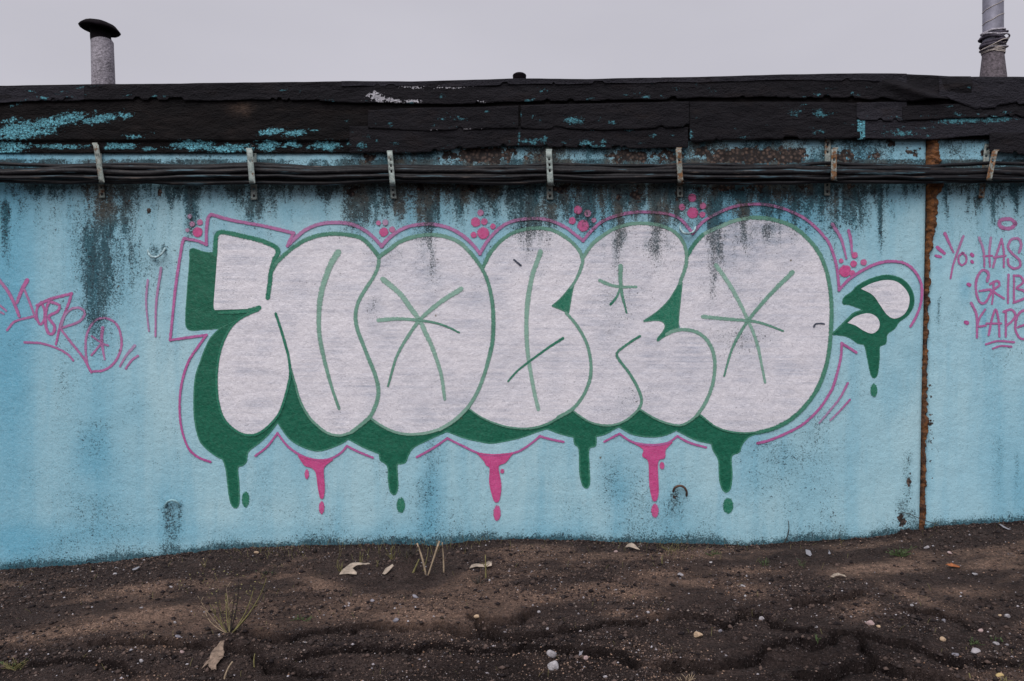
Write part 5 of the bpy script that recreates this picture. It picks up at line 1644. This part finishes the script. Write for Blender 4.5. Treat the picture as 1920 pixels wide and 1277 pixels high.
STONES = [
    (1037, 1254, 22, 24, -.5, 'white', 'large pale oval stone at the bottom middle, the nearer of a pair'), (1034, 1231, 20, 19, -.7, 'pale', 'grey pointed stone just behind the large pale oval one'),
    (1309, 1194, 19, 14, .1, 'tan', 'tan rounded stone beside a soil crack, right of the bottom middle'), (1632, 1170, 20, 11, .1, 'pink', 'flat pinkish stone below the dark crack, right half'),
    (1647, 1176, 9, 6, .1, 'tan', 'tiny tan stone touching the right end of the flat pinkish stone'), (1829, 1225, 22, 14, .2, 'pale', 'wide pale stone near the lower right corner'), (1791, 1229, 16, 8, -.2, 'grey', 'low grey stone left of the wide pale one, lower right'),
    (1874, 1269, 18, 9, -.3, 'yellow', 'ochre stone at the bottom edge, lower right'), (1888, 1157, 14, 9, .2, 'pale', 'pale stone at the right edge, left neighbour is smaller'), (1875, 1155, 8, 5, 0, 'tan', 'small tan stone beside the pale one at the right edge'),
    (1428, 1163, 11, 10, .6, 'pale', 'whitish angular stone above the soil crack, right of centre'), (1350, 1185, 9, 8, .3, 'grey', 'small grey stone up right of the tan rounded one'), (1768, 1201, 12, 10, .5, 'tan', 'pale tan chip of stone left of a small green weed'),
    (1838, 1184, 11, 9, 0, 'pink', 'pinkish round stone above the small weed at the lower right'), (1710, 1139, 9, 7, .3, 'pale', 'lone pale pebble in the middle of the right half'), (1769, 1164, 8, 6, .2, 'grey', 'small greyish pebble on the short crack at the right'),
    (1867, 1208, 14, 7, .1, 'pale', 'thin pale stone right of the small weed at the lower right'), (742, 1165, 15, 9, -.3, 'grey', 'flat grey stone left of centre near a crack'), (927, 1190, 8, 9, .5, 'pink', 'small pinkish stone where two cracks meet'),
    (907, 1169, 7, 5, .5, 'pink', 'tiny pinkish stone just above the meeting of two cracks'), (779, 1120, 14, 7, .3, 'grey', 'half buried greyish stone under the litter'), (895, 1145, 14, 9, .1, 'tan', 'dusty tan stone at the head of a crack'),
    (1011, 1148, 8, 5, 0, 'pale', 'small pale pebble right of the forking crack'), (1026, 1180, 6, 6, 0, 'pale', 'tiny pale pebble on the dark crack, middle'), (1098, 1236, 11, 9, -.6, 'pink', 'pinkish flat stone right of the pair of large stones'),
    (1135, 1271, 10, 8, .6, 'pale', 'pale stone cut by the bottom edge, right of the large pair'), (265, 1242, 9, 9, 0, 'white', 'white pebble at the lower left'), (334, 1195, 13, 6, .5, 'grey', 'flat bluish grey stone left of the dry weed'),
    (328, 1168, 6, 5, .3, 'pale', 'small whitish pebble above the flat bluish grey stone'), (341, 1224, 10, 7, .2, 'pink', 'pinkish stone right of the white pebble, lower left'), (265, 1140, 8, 4, -.2, 'pale', 'small pale flake on the sandy patch at the left'),
    (320, 1101, 8, 4, .2, 'pale', 'pale flake midway between wall and weed at the left'), (481, 1037, 10, 6, 0, 'tan', 'tan pebble against the foot of the wall under the first drip'), (216, 1077, 9, 5, -.2, 'pale', 'pale stone near the wall foot at the left'),
    (917, 1089, 6, 5, 0, 'white', 'white bead-like pebble below the litter clump'), (1276, 1079, 12, 8, .3, 'pale', 'pale flat stone right of the sandy patch, centre right'), (1155, 1035, 8, 5, 0, 'pink', 'pinkish pebble near the wall, left of the curled plastic scrap'),
    (1333, 1055, 8, 4, 0, 'white', 'small white flake below the light green tuft'), (1780, 1038, 14, 6, .3, 'pink', 'flat pinkish stone below the orange joint'), (1737, 1028, 11, 7, -.3, 'pale', 'pale chip right of the mossy green clump'),
    (1828, 1078, 12, 6, .2, 'pale', 'pale flat stone beside the rusty orange leaf'), (1393, 1099, 10, 4, .3, 'white', 'thin white flake on the sandy patch, centre right'), (1397, 1118, 6, 5, 0, 'white', 'tiny white pebble below the thin white flake'),
    (1530, 1175, 7, 5, 0, 'pale', 'small pale pebble right of the sprout in the crack'), (1744, 1234, 9, 5, 0, 'pale', 'pale pebble beside the wide dark crack, lower right'), (1620, 1231, 6, 5, 0, 'pink', 'small pinkish pebble inside the crack loop, lower right'),
    (1040, 1106, 5, 4, 0, 'pale', 'tiny pebble on open soil right of centre'), (698, 1127, 10, 6, 0, 'grey', 'small greyish stone left of the half buried one'), (1215, 1150, 8, 5, 0, 'pale', 'little pale stone at the edge of a sandy patch above the long crack')]
for i, s_ in enumerate(STONES):
    stone(*s_[:5], s_[5], s_[6], seed=i)


# ---- litter
def sheet(outline, label, mat, cat, name, px, py, lift=.004, curl=.02, seed=0, thick=.0012, tilt=0.35):
    """torn scrap lying on the soil: outline in photo pixels round (px, py)"""
    gx_, gy_, gz = px_ground(px, py, ground_full)
    k = (D + gy_) / F
    Q, fs, C = fill_mesh([(a, b_, 1) for a, b_ in outline], 0, step=2.2)
    dx = (Q[:, 0] - px) * k
    dz = -(Q[:, 1] - py) * k
    cu = curl * (fbm(Q[:, 0] / 9, Q[:, 1] / 7, 600 + seed, 3) - .4)
    y = gy_ + dz * math.cos(tilt) * 1.6 + cu
    z = gz + lift + dz * .75 + cu * .3 + .012
    V = np.stack([gx_ + dx, y, z], -1)
    V2 = V + np.array([0, thick, -thick])
    n = len(V)
    F2 = [tuple(reversed(f)) for f in fs] + [tuple(i + n for i in f) for f in fs]
    m_ = len(C)
    for i in range(m_):
        j = (i + 1) % m_
        F2.append((i, j, j + n, i + n))
    return tag(obj(name, np.concatenate([V, V2]), F2, mat, origin=(gx_, gy_, gz)), label, cat)


M_PLAS = simple('weathered_plastic', (.34, .275, .22), .6, .5, 30, local=True)
M_PAP = simple('grey_paper', (.22, .215, .24), .7, .25, 40, local=True)
M_WOOD = simple('dry_wood_chip', (.40, .33, .26), .8, .4, 60)
M_LEAFD = simple('dead_orange_leaf', (.30, .10, .035), .8, .4, 60)
M_CARD = simple('crumpled_brown_leaf', (.20, .145, .11), .85, .5, 50)
sheet([(638, 1082), (643, 1072), (653, 1064), (663, 1062), (690, 1063), (691, 1065), (668, 1066), (660, 1071), (670, 1079), (671, 1082), (655, 1080)], 'torn beige plastic scrap shaped like a hook, left of the dry stalks', M_PLAS, 'litter', 'plastic_scrap', 662, 1074, seed=1)
sheet([(718, 1080), (722, 1072), (734, 1064), (737, 1068), (729, 1076), (723, 1082)], 'small beige splinter of plastic just left of the dry stalks', M_PLAS, 'litter', 'plastic_scrap', 728, 1074, seed=2)
sheet([(880, 1071), (884, 1065), (898, 1062), (908, 1063), (916, 1058), (922, 1061), (922, 1066), (910, 1069), (895, 1067), (886, 1070)], 'beige plastic scrap caught round a short stem near the middle', M_PLAS, 'litter', 'plastic_scrap', 900, 1066, seed=3)
sheet([(1172, 1031), (1178, 1025), (1186, 1024), (1193, 1028), (1199, 1036), (1190, 1033), (1180, 1030)], 'curled cream plastic scrap near the foot of the wall', M_PLAS, 'litter', 'plastic_scrap', 1186, 1030, seed=4)
sheet([(1511, 1044), (1514, 1036), (1522, 1038), (1521, 1045), (1517, 1047)], 'small square of grey paper near the wall, right half', M_PAP, 'litter', 'paper_scrap', 1516, 1042, seed=5)
sheet([(1552, 1043), (1555, 1040), (1557, 1036), (1557, 1043), (1554, 1044)], 'tiny grey paper corner right of the paper square', M_PAP, 'litter', 'paper_scrap', 1555, 1041, seed=6)
sheet([(1878, 988), (1882, 988), (1888, 995), (1893, 997), (1887, 997), (1881, 993)], 'white curl of paper near the wall at the far right', M_PAP, 'litter', 'paper_scrap', 1885, 993, seed=7)
sheet([(1775, 1064), (1788, 1062), (1800, 1067), (1796, 1069), (1783, 1067)], 'narrow dead orange leaf on the soil at the right', M_LEAFD, 'leaf', 'dead_leaf', 1787, 1066, seed=8)
sheet([(1556, 1086), (1566, 1082), (1574, 1081), (1585, 1084), (1586, 1087), (1576, 1084), (1568, 1085), (1562, 1088)], 'thin beige strip of torn plastic lying flat, right of centre', M_PLAS, 'litter', 'plastic_scrap', 1571, 1085, seed=9)
sheet([(388, 1256), (392, 1248), (396, 1244), (393, 1236), (398, 1228), (404, 1218), (409, 1226), (417, 1232), (420, 1244), (412, 1254), (416, 1262), (404, 1260), (396, 1254)], 'crumpled brown dead leaf at the bottom left', M_CARD, 'leaf', 'dead_leaf', 404, 1240, seed=10, curl=.06, lift=.012)
sheet([(1083, 1226), (1088, 1212), (1093, 1204), (1097, 1206), (1093, 1216), (1087, 1226)], 'narrow grey flake standing in the soil right of the large stones', M_PAP, 'litter', 'paper_scrap', 1090, 1216, seed=11)
sheet([(248, 1072), (252, 1070), (258, 1067), (260, 1069), (256, 1073), (250, 1074)], 'bluish paper shred near the wall foot at the left', M_PAP, 'litter', 'paper_scrap', 254, 1071, seed=12)

# ---------------------------------------------------------------- plants
M_STRAW = simple('dry_straw_stem', (.33, .25, .17), .8, .35, 60)
M_DRYG = simple('olive_dry_stem', (.17, .15, .06), .8, .35, 60)
M_GRASS = simple('green_weed_leaf', (.055, .085, .028), .7, .4, 60)
M_DARKST = simple('dark_dead_stem', (.035, .03, .025), .8, .4, 60)


def stem_pts(px, py, tipx, tipy, bend=0.0, out=0.0, n=7):
    gx_, gy_, gz = px_ground(px, py, ground_full)
    k = (D + gy_) / F
    P = []
    for i in range(n):
        q = i / (n - 1)
        P.append((gx_ + ((tipx - px) * q + bend * 4 * q * (1 - q)) * k, gy_ + out * q * q, gz - .012 + (.012 + (py - tipy) * k) * q))
    return np.array(P), (gx_, gy_, gz), k


def stalk(px, py, tipx, tipy, r0, r1, mat, label, cat, name, bend=0, out=0, group=None, twigs=()):
    P, o_, k = stem_pts(px, py, tipx, tipy, bend, out)
    R = np.linspace(r0, r1, len(P)) * (.85 + .3 * rng.random(len(P)))
    ch = [tube(P, R, 6)]
    for (q, dx, dy) in twigs:
        i = int(q * (len(P) - 1))
        a = P[i]
        b_ = a + np.array([dx * k, -.01, dy * k])
        ch.append(tube(np.array([a, (a + b_) / 2 + [0, 0, .003], b_]), [r1, r1 * .8, r1 * .4], 5))
    return tag(obj(name, *merge(ch), mat, origin=o_), label, cat, group)


stalk(799, 1077, 782, 1018, .006, .0038, M_STRAW, 'broken dry straw stalk leaning left, first of three before the wall', 'stalk', 'dry_stalk', bend=2, group='three dry stalks', twigs=[(.9, -3, 6)])
stalk(801, 1079, 824, 1014, .0045, .0052, M_STRAW, 'pale dry straw stalk leaning right, middle one of three', 'stalk', 'dry_stalk', group='three dry stalks')
stalk(832, 1073, 829, 1017, .005, .003, M_STRAW, 'upright brownish stalk, rightmost of three before the wall', 'stalk', 'dry_stalk', bend=1, group='three dry stalks', twigs=[(.95, 0, 12)])
stalk(792, 1070, 803, 1026, .003, .0015, M_DRYG, 'thin olive stem between the leaning stalk and the pale stalk', 'stalk', 'dry_stalk', bend=2)
stalk(818, 1075, 812, 1040, .0028, .0015, M_DARKST, 'thin dark stem between the pale stalk and the upright stalk', 'stalk', 'dry_stalk', bend=-2)
stalk(773, 1073, 786, 1048, .006, .003, M_DRYG, 'short yellow green stem at the foot of the leaning stalk', 'stalk', 'dry_stalk')
stalk(911, 1083, 910, 1040, .005, .0025, M_DRYG, 'thin upright stem standing through the plastic scrap', 'stalk', 'dry_stalk', twigs=[(.5, 8, 8), (.6, -7, 10)])
stalk(1468, 1018, 1478, 976, .0035, .002, M_DARKST, 'thin dark curved twig against the wall, under the fourth drip gap', 'twig', 'twig', bend=5)
stalk(1119, 1262, 1117, 1228, .003, .0018, M_DRYG, 'thin green blade standing near the bottom edge', 'stalk', 'green_stalk', bend=2) if False else None
stalk(420, 1272, 436, 1240, .004, .003, M_STRAW, 'short bent straw beside the crumpled brown leaf', 'stalk', 'dry_stalk', bend=-3)
stalk(478, 1250, 478, 1225, .004, .002, M_DRYG, 'single green blade right of the crumpled leaf', 'stalk', 'green_stalk', bend=-2)
stalk(1822, 1276, 1817, 1262, .004, .002, M_DRYG, 'short dry blade at the bottom edge, lower right', 'stalk', 'green_stalk')
stalk(1385, 1277, 1372, 1250, .003, .002, M_DRYG, 'short dry blade at the bottom edge between two hollows', 'stalk', 'green_stalk') if False else None
# wire across the foot of the joint
P = np.array([(X(1690), -.012, Z(959)), (X(1700), -.03, Z(961)), (X(1720), -.045, Z(970)), (X(1745), -.05, Z(978)), (X(1762), -.05, Z(984))])
tag(obj('wire', *tube(P, .0022, 5), M_DARKST, origin=tuple(P[0])), 'short black wire poking out across the foot of the orange joint', 'wire')


def tuft(px, py, n, hpx, spread, mat, label, seed, cat='grass tuft', name='grass_tuft', wid=.0022, leaf=None):
    r = random.Random(seed)
    root = None
    ch = []
    for i in range(n):
        bx, by = px + r.uniform(-.25, .25) * spread, py + r.uniform(-2, 3)
        a = r.uniform(-1, 1)
        P, o_, k = stem_pts(bx, by, bx + a * spread, by - hpx * r.uniform(.45, 1) * (1 - .45 * abs(a)), bend=r.uniform(-3, 3), out=r.uniform(-.04, .03), n=5)
        root = root or o_
        ch.append(tube(P, np.linspace(wid, wid * .35, 5), 4))
    o = thing(name, label, cat, root)
    v, f = merge(ch)
    obj('blades', v, f, mat, o)
    if leaf:
        V, Fc = [], []
        for i in range(leaf[0]):
            q = ch[r.randrange(len(ch))][0]
            c_ = q[r.randrange(len(q))]
            d1 = Vector((r.uniform(-1, 1), r.uniform(-1, 1), r.uniform(-.3, .9))).normalized() * leaf[1] * r.uniform(.5, 1.2)
            d2 = d1.cross(Vector((r.uniform(-1, 1), r.uniform(-1, 1), r.uniform(-1, 1)))).normalized() * leaf[1] * .35
            c_ = Vector(c_)
            k_ = len(V)
            V += [c_, c_ + d1 * .5 + d2, c_ + d1, c_ + d1 * .5 - d2]
            Fc += [(k_, k_ + 1, k_ + 2, k_ + 3)]
        tag(obj('leaves', np.array([tuple(x_) for x_ in V]), Fc, leaf[2], o), kind='stuff')
    return o


tuft(1690, 1040, 34, 16, 26, M_GRASS, 'mossy clump of tiny green leaves left of the foot of the orange joint', 1, 'weed', 'weed', leaf=(150, .012, M_GRASS))
tuft(1337, 1039, 18, 10, 15, M_GRASS, 'low green tuft by the wall under the last round letter', 2, leaf=(50, .009, M_GRASS))
tuft(1432, 1057, 16, 12, 11, M_GRASS, 'small spiky green tuft right of the low one, near the wall', 3, leaf=(20, .009, M_GRASS))
tuft(1502, 1062, 6, 18, 9, M_GRASS, 'thin light green sprout below the paper square', 4)
tuft(1258, 1030, 12, 14, 22, M_DRYG, 'bent dry grass against the wall right of the curled plastic scrap', 5, wid=.0018)
tuft(1243, 1055, 3, 20, 4, M_DRYG, 'pair of thin stems standing just in front of the bent dry grass', 6)
tuft(568, 1161, 22, 9, 18, M_GRASS, 'flat green rosette in the middle of the left half', 7, 'weed', 'weed', leaf=(40, .010, M_GRASS))
tuft(1828, 1207, 12, 12, 12, M_GRASS, 'small green weed at the lower right between two stones', 8, 'weed', 'weed', leaf=(22, .012, M_GRASS))
tuft(1867, 1200, 8, 7, 10, M_GRASS, 'flat green weed beside the thin pale stone at the lower right', 9, 'weed', 'weed', leaf=(16, .012, M_GRASS))
tuft(1532, 1202, 6, 16, 4, M_GRASS, 'single upright sprout in the crack at the lower right', 10)
tuft(28, 1252, 30, 22, 26, M_DRYG, 'dull green tuft at the lower left corner', 11, leaf=(60, .012, M_GRASS))
tuft(640, 1070, 7, 30, 10, M_DRYG, 'thin green shoots near the wall left of the hook shaped scrap', 12)
tuft(676, 1058, 5, 36, 8, M_DRYG, 'sparse shoots directly behind the hook shaped scrap', 13)
tuft(735, 1048, 9, 32, 12, M_DRYG, 'sparse olive shoots against the wall left of the dark clod', 14)
tuft(706, 1062, 4, 22, 5, M_DRYG, 'two thin shoots between the hook shaped scrap and the splinter', 15)
tuft(768, 1058, 26, 16, 20, M_DARKST, 'dark clod of dead roots behind the three dry stalks', 16, 'root clump', 'root_clump', wid=.003)
tuft(500, 1075, 24, 12, 22, M_DARKST, 'dark low clump with green tips under the first lobe of the lettering', 17, 'weed', 'weed', leaf=(24, .010, M_GRASS))
tuft(898, 1092, 16, 12, 13, M_DARKST, 'dark root clump just below the plastic scrap near the middle', 18, 'root clump', 'root_clump', wid=.003)
tuft(384, 1062, 5, 20, 5, M_DRYG, 'small dry seedling near the wall at the left, right of the blue loop', 19, leaf=(10, .010, M_STRAW))
tuft(1290, 1275, 12, 16, 18, M_STRAW, 'dry straw bits at the bottom edge right of the middle', 20)
tuft(1880, 1277, 9, 12, 14, M_DRYG, 'dull grass blades at the bottom right corner', 21)

# the branching dry weed in the left foreground
weed = thing('dry_weed', 'branching half dry weed with yellow green stems in the left foreground', 'weed', px_ground(431, 1207, ground_full))
for (tx, ty, b_, r_, mt) in ((505, 1100, 10, .0042, M_DRYG), (474, 1130, 6, .004, M_DRYG), (455, 1105, 3, .0032, M_DARKST), (448, 1125, -2, .0028, M_DARKST), (418, 1140, -2, .0034, M_DRYG), (398, 1150, -5, .0034, M_DRYG),
                             (384, 1143, -7, .0026, M_STRAW), (396, 1096, -8, .0024, M_DARKST), (408, 1166, -5, .0036, M_DRYG), (432, 1150, 0, .0026, M_DRYG), (420, 1128, 3, .002, M_STRAW), (378, 1175, -8, .0024, M_STRAW), (520, 1082, 12, .0016, M_DARKST)):
    P, o_, k = stem_pts(431 + random.uniform(-2, 2), 1208, tx, ty, b_, out=random.uniform(-.06, .05), n=9)
    ch = [tube(P, np.linspace(r_, r_ * .35, 9), 5)]
    for q in range(4):
        i = random.randrange(4, 9)
        a = P[i]
        d_ = np.array([random.uniform(-10, 10) * k, random.uniform(-.02, .02), random.uniform(3, 14) * k])
        ch.append(tube(np.array([a, a + d_ * .6, a + d_]), [.0014, .0012, .0007], 4))
    obj('stem', *merge(ch), mt, weed)
V, Fc = [], []
for i in range(120):
    tx, ty = random.gauss(425, 30), random.uniform(1095, 1190)
    tx = 431 + (tx - 431) * (1208 - ty) / 80
    c_ = Vector((weed.location.x + (tx - 431) * .0024, weed.location.y + random.uniform(-.05, .05), weed.location.z + (1208 - ty) * .0024))
    d1 = Vector((random.uniform(-1, 1), random.uniform(-1, 1), random.uniform(-.6, .8))).normalized() * .010
    d2 = d1.cross(Vector((random.uniform(-1, 1), random.uniform(-1, 1), 1))).normalized() * .0030
    k_ = len(V)
    V += [c_, c_ + d1 * .5 + d2, c_ + d1, c_ + d1 * .5 - d2]
    Fc.append((k_, k_ + 1, k_ + 2, k_ + 3))
tag(obj('leaves', np.array([tuple(x_) for x_ in V]), Fc, M_DRYG, weed), kind='stuff')

# sparse dead grass along the foot of the wall and over the soil
ch = []
rg_ = random.Random(77)
for i in range(330):
    if i < 230:
        bx = rg_.choice([rg_.uniform(0, 1920), rg_.gauss(760, 110), rg_.gauss(520, 60), rg_.gauss(1250, 60)])
        by = float(np.interp(bx, BX, BY)) + abs(rg_.gauss(4, 14)) + 2
    else:
        bx, by = rg_.uniform(0, 1920), rg_.uniform(1060, 1275)
    h_ = rg_.uniform(3, 15) * (1.5 if 600 < bx < 900 and by < 1070 else 1)
    P, o_, k = stem_pts(bx, by, bx + rg_.uniform(-9, 9), by - h_, bend=rg_.uniform(-2, 2), out=rg_.uniform(-.05, .02), n=4)
    ch.append(tube(P, np.linspace(.0014, .0006, 4), 4))
tag(obj('dead_grass', *merge(ch), M_DRYG), 'sparse short dead grass scattered over the soil', kind='stuff')
